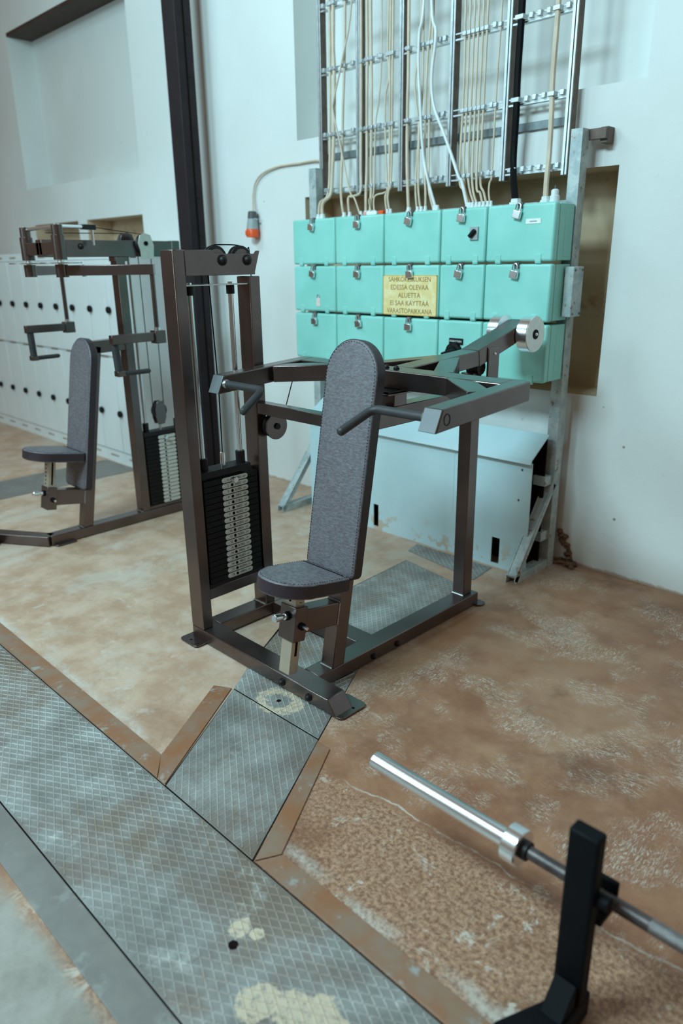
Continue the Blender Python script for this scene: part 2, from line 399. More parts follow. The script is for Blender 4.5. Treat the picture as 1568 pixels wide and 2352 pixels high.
# tread plates of the floor channel
def clip_line(poly, p, d):
    t0, t1 = -1e9, 1e9; n = len(poly)
    area_ = sum(poly[i][0]*poly[(i+1) % n][1]-poly[(i+1) % n][0]*poly[i][1] for i in range(n))
    for i in range(n):
        a, b = poly[i], poly[(i+1) % n]; ex, ey = b[0]-a[0], b[1]-a[1]
        nx, ny = (-ey, ex) if area_ > 0 else (ey, -ex)
        num = (p[0]-a[0])*nx+(p[1]-a[1])*ny; den = d[0]*nx+d[1]*ny
        if abs(den) < 1e-9:
            if num < 0: return None
            continue
        t = -num/den
        if den > 0: t0 = max(t0, t)
        else: t1 = min(t1, t)
    return (t0, t1) if t1-t0 > .006 else None
def inset(poly, d):
    cx = sum(p[0] for p in poly)/len(poly); cy = sum(p[1] for p in poly)/len(poly); n = len(poly); out = []
    ar = sum(poly[i][0]*poly[(i+1) % n][1]-poly[(i+1) % n][0]*poly[i][1] for i in range(n)); sg = 1 if ar > 0 else -1
    for i in range(n):
        a, b, c = Vector(poly[i-1]), Vector(poly[i]), Vector(poly[(i+1) % n])
        e1 = (b-a).normalized(); e2 = (c-b).normalized()
        n1 = Vector((-e1.y, e1.x))*sg; n2 = Vector((-e2.y, e2.x))*sg; bs = (n1+n2).normalized()
        out.append(tuple(b+bs*(d/max(.3, bs.dot(n1)))))
    return out
def tread_plate(label, poly, angs, pitch, h=.0025, hole=None):
    cx = sum(p[0] for p in poly)/len(poly); cy = sum(p[1] for p in poly)/len(poly)
    t = thing('tread_plate', label, 'floor plate', (cx, cy, 0), 'steel tread plates of the floor channel')
    pl = inset(poly, .0012)
    MB().prism(pl, 'z', .0005, h).build('plate', 'tread', t, .0012)
    rb = MB(); inn = inset(poly, .008)
    R_ = max(math.hypot(p[0]-cx, p[1]-cy) for p in poly)
    for a, pt in zip(angs, pitch):
        d = (math.cos(R(a)), math.sin(R(a))); n = (-d[1], d[0]); k = int(R_/pt)+1
        for i in range(-k, k+1):
            p = (cx+n[0]*i*pt, cy+n[1]*i*pt); tt = clip_line(inn, p, d)
            if not tt: continue
            wv = .0023; A = Vector((p[0]+d[0]*tt[0], p[1]+d[1]*tt[0], h)); B = Vector((p[0]+d[0]*tt[1], p[1]+d[1]*tt[1], h)); N = Vector((n[0], n[1], 0))
            up = Vector((0, 0, .0019))
            rb.add([A-N*wv, A+N*wv, A+N*wv*.35+up, A-N*wv*.35+up, B-N*wv, B+N*wv, B+N*wv*.35+up, B-N*wv*.35+up],
                   [(0, 3, 2, 1), (4, 5, 6, 7), (1, 2, 6, 5), (2, 3, 7, 6), (3, 0, 4, 7)])
    o = rb.build('tread_ribs', 'rib', t); o['kind'] = 'stuff'
    if hole:
        MB().lathe((hole[0], hole[1], h-.001), (hole[0], hole[1], h+.0022), [(0, hole[2]), (1, hole[2])], 7).build('lifting_hole', 'gap', t)
    return t
channel = MB(); channel.prism([(-4.2, .546), (.2, .546), (.2, .942), (-1.309, .942), (-1.572, 1.438), (-1.80, 1.88), (-1.86, 1.95), (-1.927, 2.80), (-2.388, 2.868), (-2.335, 1.95), (-2.13, 1.57), (-2.04, 1.432), (-1.752, .942), (-4.2, .942)], 'z', .0, .0008)
channel = struct(channel.build('trim_1', 'gap'))
tread_plate('long steel tread plate strip with worn ribs along the channel', [(-4.2, .549), (.2, .549), (.2, .939), (-4.2, .939)], (-24, 31), (.0225, .0235), hole=(-1.137, .743, .013))
tread_plate('square rusty-framed tread plate between the long strip and the press machine', [(-1.748, .9415), (-1.312, .9415), (-1.571, 1.435), (-2.037, 1.427)], (-35, 88), (.0217, .0225))
tread_plate('tread plate with a cream painted ring under the press machine front beam', [(-2.042, 1.430), (-1.574, 1.438), (-1.80, 1.88), (-1.85, 1.945), (-2.32, 1.945), (-2.13, 1.57)], (-31, 84), (.0217, .0225), hole=(-1.848, 1.493, .009))
tread_plate('tread plate inside the press machine base frame', [(-2.33, 1.955), (-1.865, 1.955), (-1.925, 2.80), (-2.385, 2.865)], (-45, 72), (.0217, .0225))
tread_plate('small tread plate at the foot of the grey cabinet', [(-2.47, 2.98), (-1.965, 2.90), (-1.985, 3.10), (-2.50, 3.10)], (-40, 76), (.0217, .0225))
def trim(n, poly, m, h=.005):
    return struct(MB().prism(poly, 'z', .0, h).build('trim_%d' % n, m, None, .0012))
trim(2, [(-4.2, .943), (-1.80, .943), (-1.89, 1.015), (-4.2, 1.022)], 'rust')
trim(3, [(-1.795, .945), (-1.755, .944), (-2.046, 1.424), (-2.112, 1.388), (-1.888, 1.012)], 'rust')
trim(4, [(-1.306, .945), (-1.27, 1.01), (-1.505, 1.425), (-1.566, 1.428)], 'rust')
trim(5, [(-1.30, .943), (.2, .943), (.2, 1.012), (-1.265, 1.012)], 'rust')
trim(6, [(-4.2, .452), (.2, .452), (.2, .545), (-4.2, .545)], 'flatsteel')
trim(7, [(-5.65, .2), (-5.21, .2), (-5.17, 2.84), (-5.66, 2.84)], 'flatsteel', .004)

struct(MB().box(-7.859, -5.701, 3.443, 3.689, 3.612, 3.639).build('trim_8', 'recesstop'))  # added dark brown slab that darkens the top of the left recess
# ------------------------------------------------------------------ steel column
c = thing('steel_column', 'tall black steel column standing in front of the white wall', 'column', (-4.74, 3.24, 0))
MB().box(-4.817, -4.667, 3.175, 3.305, .012, 4.9).build('shaft', 'column', c, .006)
MB().box(-4.86, -4.62, 3.13, 3.35, 0, .012).build('base_plate', 'column', c, .003)
MB().box(-4.6668, -4.6645, 3.235, 3.245, .012, 4.9).build('seam', 'gap', c)
for z in (1.75, 2.0, 2.25, 2.5, 2.75, 3.0):
    MB().dome((-4.667, 3.26+random.uniform(-.01, .02), z), (1, 0, 0), .007, 8).build('rivet', 'column', c)

# ------------------------------------------------------------------ pads shared by both machines
A10 = R(10); TA = V(0, math.sin(A10), math.cos(A10)); NA = V(0, -math.cos(A10), math.sin(A10)); XA = V(1, 0, 0)
def rrect_outline(w, b0, b1, rb, n=8, round_top=True):
    pts = []
    h = w/2
    def arc(cx, cy, r, a0, a1, k):
        for i in range(k+1):
            a = R(a0+(a1-a0)*i/k); pts.append((cx+r*math.cos(a), cy+r*math.sin(a)))
    arc(h-rb, b0+rb, rb, -90, 0, 6)
    if round_top: arc(0, b1-h, h, 0, 180, 28)
    arc(-h+rb, b0+rb, rb, 180, 270, 6)
    return pts
def poly_inset(pts, d):
    n = len(pts); out = []
    for i in range(n):
        a, b, c_ = Vector(pts[i-1]), Vector(pts[i]), Vector(pts[(i+1) % n])
        t = (c_-a).normalized(); out.append((b.x-t.y*d, b.y+t.x*d))
    return out
def cushion(name, parent, O, ax, ay, an, outline, thick, m_top, m_side):
    """flat upholstered pad: outline in (ax, ay), front towards an, with rolled edge, stitching and side band"""
    P = lambda p, h: O+ax*p[0]+ay*p[1]+an*h
    rr = .010
    top = MB(); rings = []
    for k in range(5):
        a = R(90*k/4); ins = rr*(1-math.cos(a))+.0; h = thick-rr+rr*math.sin(a)
        rings.append([P(p, h) for p in poly_inset(outline, ins)])
    crown = [P(p, thick+.002) for p in poly_inset(outline, .030)]
    top.ringloft(rings+[crown], cap=False); n = len(outline); e = len(top.v)-n; top.f.append(tuple(e+i for i in range(n)))
    top.ringloft([[P(p, .0) for p in poly_inset(outline, .004)], [P(p, .006) for p in outline], [P(p, thick-rr) for p in outline]], cap=False)
    top.f.append(tuple(range(len(top.v)-3*n, len(top.v)-2*n)))
    ob = top.build(name, m_top, parent, sharp=50)
    band = MB()
    band.ringloft([[P(p, .006) for p in poly_inset(outline, -.0012)], [P(p, thick-rr*.6) for p in poly_inset(outline, -.0012)]], cap=False)
    band.build('side_band', m_side, ob, sharp=50)
    st = MB(); path = poly_inset(outline, .008); L = 0
    dense = []
    for i in range(n):
        a, b = Vector(path[i]), Vector(path[(i+1) % n]); k = max(1, int((b-a).length/.0055))
        for j in range(k): dense.append(a+(b-a)*(j/k))
    for i in range(0, len(dense)-1, 2):
        a, b = dense[i], dense[i+1]
        A, B = P(a, thick+.0004), P(b, thick+.0004); s = (B-A).cross(an).normalized()*.0008
        st.add([A-s, A+s, B+s, B-s, A-s+an*.0008, A+s+an*.0008, B+s+an*.0008, B-s+an*.0008], [(4, 5, 6, 7), (0, 1, 5, 4), (1, 2, 6, 5), (2, 3, 7, 6), (3, 0, 4, 7)])
    s_ = st.build('stitching', 'thread', ob); s_['kind'] = 'stuff'
    return ob
def seat_assembly(t, O, post_b, pad_b0, pad_b1, seat_b, sup_b, tube_low=.245):
    O = Vector(O); P = lambda x, a, b: O+XA*x+NA*a+TA*b
    def bx(name, m, x0, x1, a0, a1, b0, b1, bev=.003):
        return MB().obox(O, XA, NA, TA, x0, x1, a0, a1, b0, b1).build(name, m, t, bev)
    po = MB().hexa([P(-.033, 0, 0), P(.033, 0, 0), O+V(.033, .063, 0), O+V(-.033, .063, 0), P(-.033, 0, post_b), P(.033, 0, post_b), P(.033, -.062, post_b), P(-.033, -.062, post_b)])
    po.build('seat_post', 'frame', t, .003)
    bx('seat_support', 'frame', -.032, .032, -.002, .178, sup_b-.09, sup_b)
    br = bx('height_bracket', 'frame', -.042, .042, .176, .234, sup_b-.114, sup_b+.018, .003)
    tu = MB().obox(O, XA, NA, TA, -.028, .028, .184, .226, sup_b-tube_low, seat_b-.045).build('seat_tube', 'cream', t, .002)
    if tube_low > .2: MB().obox(O, XA, NA, TA, .0283, .0290, .198, .208, sup_b-.175, sup_b-.118).build('slot', 'gap', tu)
    MB().obox(O, XA, NA, TA, .0283, .0290, .198, .208, sup_b+.03, seat_b-.07 if seat_b-sup_b > .16 else sup_b+.032).build('slot', 'gap', tu)
    k = 0
    while sup_b+.035+k*.022 < seat_b-.055:
        z = sup_b+.035+k*.022
        MB().cyl(P(-.004, .2262, z), P(-.004, .2268, z), .0055, 10).build('pin_hole', 'gap', tu); k += 1
    kb = sup_b-.022
    kn = MB().lathe(P(0, .234, kb), P(0, .300, kb), [(0, .012), (.25, .012), (.26, .008), (.5, .008), (.52, .0135), (.95, .0145), (1, .012)], 16).build('pull_knob', 'chrome', t)
    MB().cyl(P(0, .232, kb), P(0, .243, kb), .0165, 6).build('lock_nut', 'black', kn)
    bo = MB().cyl(P(.042, .20, sup_b-.055), P(.050, .20, sup_b-.055), .014, 12).build('clamp_bolt', 'black', t)
    MB().cyl(P(.050, .20, sup_b-.055), P(.072, .20, sup_b-.055), .0065, 10).build('thread_end', 'chrome', bo)
    # weld beads
    wl = MB(); wl.tube([P(-.030, .003, sup_b+.002), P(.030, .003, sup_b+.002)], .0035, 6); wl.tube([P(.033, .002, sup_b-.088), P(.033, .002, sup_b)], .003, 6); wl.tube([P(-.030, .003, .002), P(.030, .003, .002)], .004, 6)
    wl.build('weld_bead', 'weld', t)
    # back pad
    cushion('back_pad', t, O, XA, TA, NA, [(p[0], p[1]) for p in rrect_outline(.252, pad_b0, pad_b1, .03)], .050, 'leather', 'leatherside')
    # seat pad: D shape, straight edge at the back pad
    pts = []
    wv = .125; a_back = .052; a_fr = .352
    pts += [(wv-.012, a_back), (wv, a_back+.012)]
    pts += [(wv, a_back+.012+(.10)*i/4) for i in range(1, 5)]
    cy = a_back+.115; ry = a_fr-cy
    for i in range(1, 26):
        a = R(180*i/26); ex = .85
        cxx = math.copysign(abs(math.cos(a))**ex, math.cos(a))*wv*(1.05 if .1 < i/26 < .9 else 1.0); pts.append((cxx, cy+ry*abs(math.sin(a))**ex))
    pts += [(-wv, a_back+.012+.10*(4-i)/4) for i in range(0, 4)]
    pts += [(-wv, a_back+.012), (-wv+.012, a_back)]
    cushion('seat_pad', t, O+TA*(seat_b-.055), XA, NA, TA, pts, .055, 'leather', 'leatherside')
    MB().obox(O, XA, NA, TA, -.06, .06, .10, .29, seat_b-.062, seat_b-.054).build('seat_plate', 'black', t, .002)

def beam_part(t, name, x0, x1, y0, y1, z0, z1, m='frame', bev=.0035):
    return MB().box(x0, x1, y0, y1, z0, z1).build(name, m, t, bev)
def cap_bolt(t, p, d, r=.011, name='bolt'):
    d = Vector(d); p = Vector(p)
    MB().cyl(p, p+d*.004, r*1.25, 14).dome(p+d*.004, d, r, 12).build(name, 'rubber', t)

TAGS = ['15.5KG', '21KG', '26.5KG', '32KG', '37.5KG', '43KG', '48.5KG', '54KG', '59.5KG', '65KG', '70.5KG', '76KG', '81.5KG', '87KG', '92.5KG', '98KG', '103.5KG', '109KG']
def weight_stack(t, x0, x1, y0, y1, z0, n, pitch, tag_y0, tag_y1, detail):
    ly = tag_y1-tag_y0; r = pitch*.42; xf = x1
    def capsule():
        pts = []
        for i in range(9): a = R(-90+180*i/8); pts.append((ly/2-r+r*math.cos(a), r*math.sin(a)))
        for i in range(9): a = R(90+180*i/8); pts.append((-ly/2+r+r*math.cos(a), r*math.sin(a)))
        return pts
    cp = capsule(); yc = (tag_y0+tag_y1)/2
    for i in range(n):
        zt = z0+(n-i)*pitch; zc = zt-pitch/2
        p = MB().box(x0, x1, y0, y1, zt-pitch+.0012, zt-.0012).build('weight_plate', 'plate', t, .002)
        MB().prism([(yc+q[0], zc+q[1]) for q in cp], 'x', xf-.0005, xf+.0012).build('tag', 'tag', p)
        yh = tag_y0+ly*.375
        MB().cyl((xf, yh, zc), (xf+.0022, yh, zc), r*.62, 12).build('pin_hole', 'gap', p)
        if detail:
            MB().dome((xf+.001, tag_y0+r*.95, zc), (1, 0, 0), r*.32, 8).build('tag_rivet', 'chrome', p)
            lettering('plate_number', str(i+1), r*1.35, 'ink', p, (xf+.0014, tag_y0+ly*.215, zc), 'x')
            lettering('weight_text', TAGS[i], r*1.35, 'ink', p, (xf+.0014, tag_y0+ly*.60, zc), 'x', .9 if len(TAGS[i]) < 6 else .8)
            # small zig-zag maker's mark at the tag's end
            zz = MB(); ym = tag_y0+ly*.855; s = r*.5
            path = [(-1.6, .0), (-1.0, -.6), (-.3, .5), (.25, -.5), (.8, .6), (1.3, .0)]
            zz.tube([(xf+.0015, ym+q[0]*s, zc+q[1]*s) for q in path], r*.075, 4); zz.build('tag_mark', 'ink', p)
    return t

# ------------------------------------------------------------------ shoulder press machine
t = thing('shoulder_press_machine', 'dark bronze shoulder press machine with chrome counterweights in front of the green boxes', 'gym machine', (-2.05, 2.1, 0))
TX0, TX1 = -2.50, -2.415
# base
fb = MB().add([(-2.50, 1.558, .0075), (-1.612, 1.558, .0075), (-1.612, 1.648, .0075), (-2.50, 1.648, .0075), (-2.50, 1.558, .065), (-1.655, 1.558, .065), (-1.655, 1.648, .065), (-2.50, 1.648, .065)],
     [(3, 2, 1, 0), (4, 5, 6, 7), (0, 1, 5, 4), (1, 2, 6, 5), (2, 3, 7, 6), (3, 0, 4, 7)])
fb.build('front_beam', 'frame', t, .004)
beam_part(t, 'side_beam', TX0, TX1, 1.648, 2.035, .0075, .065)
beam_part(t, 'rear_crossbeam', TX1, -1.873, 1.940, 2.030, .0075, .065)
beam_part(t, 'spine_beam', -1.873, -1.787, 1.648, 2.682, .0075, .065)
def foot(x0, x1, y0, y1):
    r = .02; p = []
    for cx, cy, a0 in ((x1-r, y0+r, -90), (x1-r, y1-r, 0), (x0+r, y1-r, 90), (x0+r, y0+r, 180)):
        for i in range(5): a = R(a0+90*i/4); p.append((cx+r*math.cos(a), cy+r*math.sin(a)))
    o = MB().prism(p, 'z', .0045, .0105).build('foot_plate', 'frame', t, .001)
    return o
f1 = foot(-1.70, -1.588, 1.562, 1.70); MB().cyl((-1.608, 1.645, .0105), (-1.608, 1.645, .0111), .006, 10).build('screw_hole', 'gap', f1)
f2 = foot(-2.53, -2.405, 1.505, 1.60); MB().cyl((-2.475, 1.53, .0105), (-2.475, 1.53, .0111), .006, 10).build('screw_hole', 'gap', f2)
foot(-1.86, -1.76, 2.66, 2.715)
for x in (-1.902, -1.752): cap_bolt(t, (x, 1.558, .032), (0, -1, 0), .0125)
for y in (1.949, 2.096): cap_bolt(t, (-1.787, y, .026), (1, 0, 0), .0105)
# tower
beam_part(t, 'tower_post', TX0, TX1, 1.558, 1.608, .065, 1.604)
beam_part(t, 'tower_post', TX0, TX1, 1.905, 1.957, .065, 1.505)
hp = [(1.608, 1.511), (1.935, 1.511), (1.935, 1.522), (1.962, 1.601), (1.944, 1.601), (1.933, 1.589), (1.740, 1.589), (1.730, 1.603), (1.608, 1.603)]
for x in (TX1-.005, TX0):
    MB().prism(hp, 'x', x, x+.005).build('header_plate', 'frame', t, .0015)
beam_part(t, 'header_web', TX0+.005, TX1-.005, 1.608, 1.70, 1.511, 1.603)
for y in (1.772, 1.892):
    pu = MB().lathe((-2.472, y, 1.568), (-2.443, y, 1.568), [(0, .048), (.08, .052), (.25, .052), (.45, .044), (.55, .044), (.75, .052), (.92, .052), (1, .047)], 36).build('pulley', 'rubber', t)
    MB().cyl((-2.444, y, 1.568), (-2.4415, y, 1.568), .040, 30).build('pulley_hub', 'frame', pu)
    cap_bolt(t, (TX1, y+.005, 1.566), (1, 0, 0), .0165)
MB().tube(smooth_path([(-2.457, 1.720, 1.56), (-2.457, 1.733, 1.598), (-2.457, 1.765, 1.620), (-2.457, 1.83, 1.623), (-2.457, 1.892, 1.620), (-2.457, 1.93, 1.605), (-2.457, 1.945, 1.56), (-2.457, 1.95, 1.02)], 5), .0022, 6).build('top_cable', 'black', t)
# guide rods, bumpers, strap
st = beam_part(t, 'rod_strap', -2.485, -2.425, 1.608, 1.905, 1.474, 1.479, 'steel', .001)
for y in (1.647, 1.838):
    MB().cyl((-2.457, y, .25), (-2.457, y, 1.476), .0105, 20).build('guide_rod', 'chrome', t)
    MB().cyl((-2.457, y, 1.440), (-2.457, y, 1.474), .0165, 20).build('rod_bumper', 'rubber', t)
    MB().cyl((-2.457, y, 1.479), (-2.457, y, 1.486), .009, 6).build('rod_nut', 'chrome', t)
    MB().cyl((-2.457, y, .748), (-2.457, y, .800), .0200, 20).build('rod_bushing', 'rubber', t)
beam_part(t, 'selector_head', -2.50, -2.418, 1.608, 1.862, .722, .750, 'rubber', .002)
MB().lathe((-2.457, 1.747, .750), (-2.457, 1.747, .812), [(0, .0115), (.9, .0115), (1, .009)], 18).build('selector_stem', 'chrome', t)
MB().tube([(-2.457, 1.747, .81), (-2.457, 1.75, 1.06), (-2.457, 1.735, 1.58)], .0026, 6).build('lift_cable', 'black', t)
weight_stack(t, -2.497, -2.417, 1.617, 1.893, .258, 18, .0252, 1.706, 1.840, True)
pn = MB().lathe((-2.417, 1.757, .699), (-2.385, 1.757, .699), [(0, .006), (.35, .006), (.4, .012), (.95, .0125), (1, .010)], 16).build('selector_pin', 'chrome', t)
beam_part(t, 'lower_rail', -2.490, -2.425, 1.608, 1.905, .187, .238)
MB().box(-2.495, -2.42, 1.612, 1.900, .240, .258).build('stack_cushion', 'rubber', t, .003)
# pulley behind the tower
gp = MB().cyl((-2.375, 1.975, .895), (-2.368, 1.975, .895), .057, 40).build('pulley_guard', 'frame', t, .001)
MB().cyl((-2.368, 1.975, .895), (-2.360, 1.975, .895), .013, 14).build('guard_bolt', 'rubber', gp)
MB().lathe((-2.405, 1.975, .895), (-2.376, 1.975, .895), [(0, .05), (.3, .05), (.5, .043), (.7, .05), (1, .05)], 30).build('pulley', 'rubber', t)
MB().tube([(-2.39, 2.02, .90), (-2.32, 2.03, 1.09)], .0022, 6).build('arm_cable', 'black', t)
# braces and posts
beam_part(t, 'tower_brace', TX1, -1.85, 1.908, 1.958, .952, 1.0)
seat_assembly(t, (-1.822, 1.719, .065), 1.0, .385, 1.242, .405, .272)
beam_part(t, 'rear_brace', -1.862, -1.790, 1.90, 2.60, .962, 1.036)
beam_part(t, 'stop_post', -1.862, -1.790, 2.066, 2.140, 1.034, 1.082)
sp = beam_part(t, 'stop_plate', -1.875, -1.775, 2.015, 2.165, 1.082, 1.089, 'frame', .002)
MB().box(-1.868, -1.782, 2.02, 2.16, 1.089, 1.099).build('rubber_stop', 'rubber', sp, .002)
beam_part(t, 'rear_post', -1.874, -1.811, 2.597, 2.660, .065, 1.10)
MB().tube([(-1.874, 2.594, .067), (-1.811, 2.594, .067)], .004, 6).build('weld_bead', 'weld', t)
MB().tube([(-2.50, 1.902, .067), (-2.415, 1.902, .067)], .004, 6).build('weld_bead', 'weld', t)
# swinging arm frame
XC = -1.83
def zt(y): return 1.145+.057*(y-1.683)
def arm(sgn):
    x0, x1 = sorted((XC+sgn*.492, XC+sgn*.557))
    a = MB().prism([(1.653, 1.077), (1.684, zt(1.684)), (2.155, zt(2.155)), (2.155, zt(2.155)-.066)], 'x', x0, x1).build('press_arm', 'frame', t, .004)
    e = Vector((0, 1.684-1.653, zt(1.684)-1.077)).normalized(); nn = Vector((0, -e.z, e.y))
    MB().obox(Vector((x0, 1.653, 1.077)), XA, e, nn, .001, .064, .001, .073, 0, .004).build('end_cap', 'steelcap', a, .0015)
    if sgn > 0:
        rg = MB(); cpt = Vector((x1, 1.704, 1.113)); rg.tube([cpt+V(.0, .014*math.cos(q*math.pi/12), .017*math.sin(q*math.pi/12)) for q in range(25)], .0016, 5); rg.build('ring_mark', 'black', a)
    # bent handle
    rt = V(XC+sgn*.490, 1.690, 1.113); bd = V(XC+sgn*.277, 1.694, 1.112); en = V(XC+sgn*.244, 1.573, 1.051)
    d0 = (rt-bd).normalized(); d1 = (en-bd).normalized()
    pth = [rt+d0*.004, rt-d0*.05]+[bd+d0*.03*(1-k)**2+d1*.03*k**2 for k in (0, .2, .4, .6, .8, 1)]+[bd+d1*.06, en-d1*.006]
    h = MB().tube(pth, .0145, 16).lathe(en-d1*.006, en+d1*.006, [(0, .0145), (.6, .0125), (1, .006)], 16).build('handle', 'grip', t)
    MB().lathe(rt-d0*.008, rt+d0*.002, [(0, .0145), (.5, .018), (1, .0185)], 16).build('weld_ring', 'weld', h)
    # 45 degree brace and lever gusset
    MB().beam((XC+sgn*.500, 1.945, zt(1.945)-.033), (XC+sgn*.30, 2.10, zt(2.09)-.033), .082, .064).build('arm_brace', 'frame', t, .003)
    MB().beam((XC+sgn*.20, 2.15, zt(2.15)-.033), (XC+sgn*.03, 2.42, zt(2.42)-.033), .075, .063).build('lever_gusset', 'frame', t, .003)
arm(1); arm(-1)
MB().hexa([(XC-.492, 2.077, zt(2.077)-.068), (XC+.492, 2.077, zt(2.077)-.068), (XC+.492, 2.155, zt(2.155)-.068), (XC-.492, 2.155, zt(2.155)-.068),
           (XC-.492, 2.077, zt(2.077)-.0005), (XC+.492, 2.077, zt(2.077)-.0005), (XC+.492, 2.155, zt(2.155)-.0005), (XC-.492, 2.155, zt(2.155)-.0005)]).build('arm_crossbar', 'frame', t, .004)
MB().prism([(2.155, zt(2.155)-.066), (2.60, zt(2.60)-.066), (2.60, zt(2.60)), (2.155, zt(2.155))], 'x', -1.875, -1.785).build('lever', 'frame', t, .004)
MB().prism([(2.60, zt(2.60)-.068), (2.98, 1.232), (2.965, 1.300), (2.59, zt(2.60))], 'x', -1.877, -1.783).build('lever_extension', 'frame', t, .004)
for x in (-1.873, -1.823): cap_bolt(t, (x, 2.115, zt(2.115)), (0, 0, 1), .0095)
for xo, xi, sg in ((-1.728, -1.782, 1), (-1.932, -1.878, -1)):
    cw = MB().lathe((xi, 2.935, 1.241), (xo, 2.935, 1.241), [(0, .074), (.04, .078), (.96, .078), (1, .076)], 48).build('counterweight', 'chrome', t)
    MB().cyl((xo, 2.935, 1.241), (xo+sg*.0012, 2.935, 1.241), .0755, 48).build('machined_face', 'discface', cw)
    MB().cyl((xo+sg*.001, 2.935, 1.241), (xo+sg*.004, 2.935, 1.241), .021, 20).build('washer', 'black', cw)
    MB().dome((xo+sg*.004, 2.935, 1.241), (sg, 0, 0), .008, 10).build('centre_bolt', 'chrome', cw)
for x in (-1.786, -1.888):
    pb = MB().prism([(2.655, 1.02), (2.735, 1.02), (2.735, 1.20), (2.655, 1.205)], 'x', x, x+.010).build('pivot_bracket', 'frame', t, .003)
    if x > -1.8:
        for z in (1.175, 1.055): MB().dome((x+.010, 2.70, z), (1, 0, 0), .007, 10).build('bracket_bolt', 'chrome', pb)
MB().cyl((-1.86, 2.64, 1.12), (-1.80, 2.64, 1.12), .03, 20).build('pivot_bearing', 'rubber', t)

# ------------------------------------------------------------------ chest fly machine
t = thing('chest_fly_machine', 'dark bronze chest fly machine with hanging arms in front of the lockers', 'gym machine', (-4.07, 2.1, 0))
ox, oy = -4.067, 0
beam_part(t, 'base_beam', -4.107, -4.027, 1.62, 2.75, .004, .062)
fb = MB().hexa([(-4.107, 1.625, .004), (-4.027, 1.59, .004), (-4.027, 1.625, .004), (-4.107, 1.66, .004), (-4.107, 1.625, .062), (-4.027, 1.59, .062), (-4.027, 1.625, .062), (-4.107, 1.66, .062)])
MB().beam((-4.05, 1.632, .033), (-4.62, 1.275, .033), .078, .058).build('front_leg', 'frame', t, .004)
foot(-4.035, -3.995, 1.63, 1.76)
MB().lathe((-4.56, 1.12, .034), (-4.285, 1.405, .034), [(0, .026), (.85, .026), (.86, .029), (1, .029)], 18).build('foot_tube', 'frame', t)
seat_assembly(t, (-4.067, 1.825, .062), 1.075, .245, 1.112, .472, .239, .10)
MB().prism([(2.00, 1.072), (2.225, 1.078), (2.225, 1.148), (2.00, 1.142)], 'x', -4.10, -4.034).build('upper_brace', 'frame', t, .003)
beam_part(t, 'rear_post', -4.105, -4.030, 2.225, 2.280, .062, 1.60)
MB().tube([(-4.105, 2.222, .064), (-4.03, 2.222, .064)], .004, 6).build('weld_bead', 'weld', t)
beam_part(t, 'back_post', -4.105, -4.030, 2.60, 2.655, .062, 1.69)
beam_part(t, 'top_beam', -4.105, -4.033, 1.80, 2.655, 1.600, 1.688)
beam_part(t, 'beam_seat', -4.10, -4.035, 2.215, 2.30, 1.575, 1.60, 'frame', .002)
beam_part(t, 'stack_rail', -4.10, -4.035, 2.28, 2.60, .062, .082)
weight_stack(t, -4.105, -4.034, 2.295, 2.59, .085, 18, .0248, 2.385, 2.51, False)
MB().cyl((-4.034, 2.43, .518), (-4.005, 2.43, .518), .009, 12).build('selector_pin', 'chrome', t)
beam_part(t, 'selector_head', -4.105, -4.034, 2.29, 2.575, .535, .562, 'rubber', .002)
for y in (2.325, 2.55):
    MB().cyl((-4.07, y, .10), (-4.07, y, 1.60), .010, 14).build('guide_rod', 'chrome', t)
    MB().cyl((-4.07, y, .56), (-4.07, y, .615), .019, 16).build('rod_bushing', 'rubber', t)
MB().cyl((-4.06, 2.425, .56), (-4.06, 2.425, .61), .009, 12).build('selector_stem', 'steel', t)
lp = MB().prism([(2.40, .60), (2.445, .60), (2.46, .64), (2.462, .70), (2.445, .745), (2.405, .745), (2.385, .70), (2.388, .64)], 'x', -4.042, -4.036).build('pulley_block', 'frame', t, .002)
MB().lathe((-4.075, 2.424, .685), (-4.043, 2.424, .685), [(0, .048), (.3, .048), (.5, .04), (.7, .048), (1, .048)], 28).build('block_wheel', 'rubber', lp)
MB().prism([(2.40, .60), (2.445, .60), (2.46, .64), (2.462, .70), (2.445, .745), (2.405, .745), (2.385, .70), (2.388, .64)], 'x', -4.084, -4.078).build('pulley_block', 'frame', t, .002)
for y in (2.384, 2.462): MB().tube([(-4.06, y, .70), (-4.06, y+(.005 if y > 2.4 else -.002), 1.66)], .0026, 6).build('stack_cable', 'black', t)
# upper pulleys
for x, y, z, m in ((-4.005, 2.405, 1.672, 'discface'), (-4.13, 2.36, 1.68, 'frame')):
    pu = MB().lathe((x-.028, y, z), (x, y, z), [(0, .05), (.2, .053), (.5, .045), (.8, .053), (1, .05)], 32).build('top_pulley', 'rubber', t)
    MB().prism([(y-.035, z-.085), (y+.045, z-.085), (y+.052, z-.01), (y+.035, z+.045), (y, z+.056), (y-.035, z+.045), (y-.05, z), (y-.04, z-.035)], 'x', x+.002, x+.007).build('pulley_bracket', m, t, .001)
    MB().cyl((x+.007, y, z), (x+.012, y, z), .013, 12).build('pulley_bolt', 'black', pu)
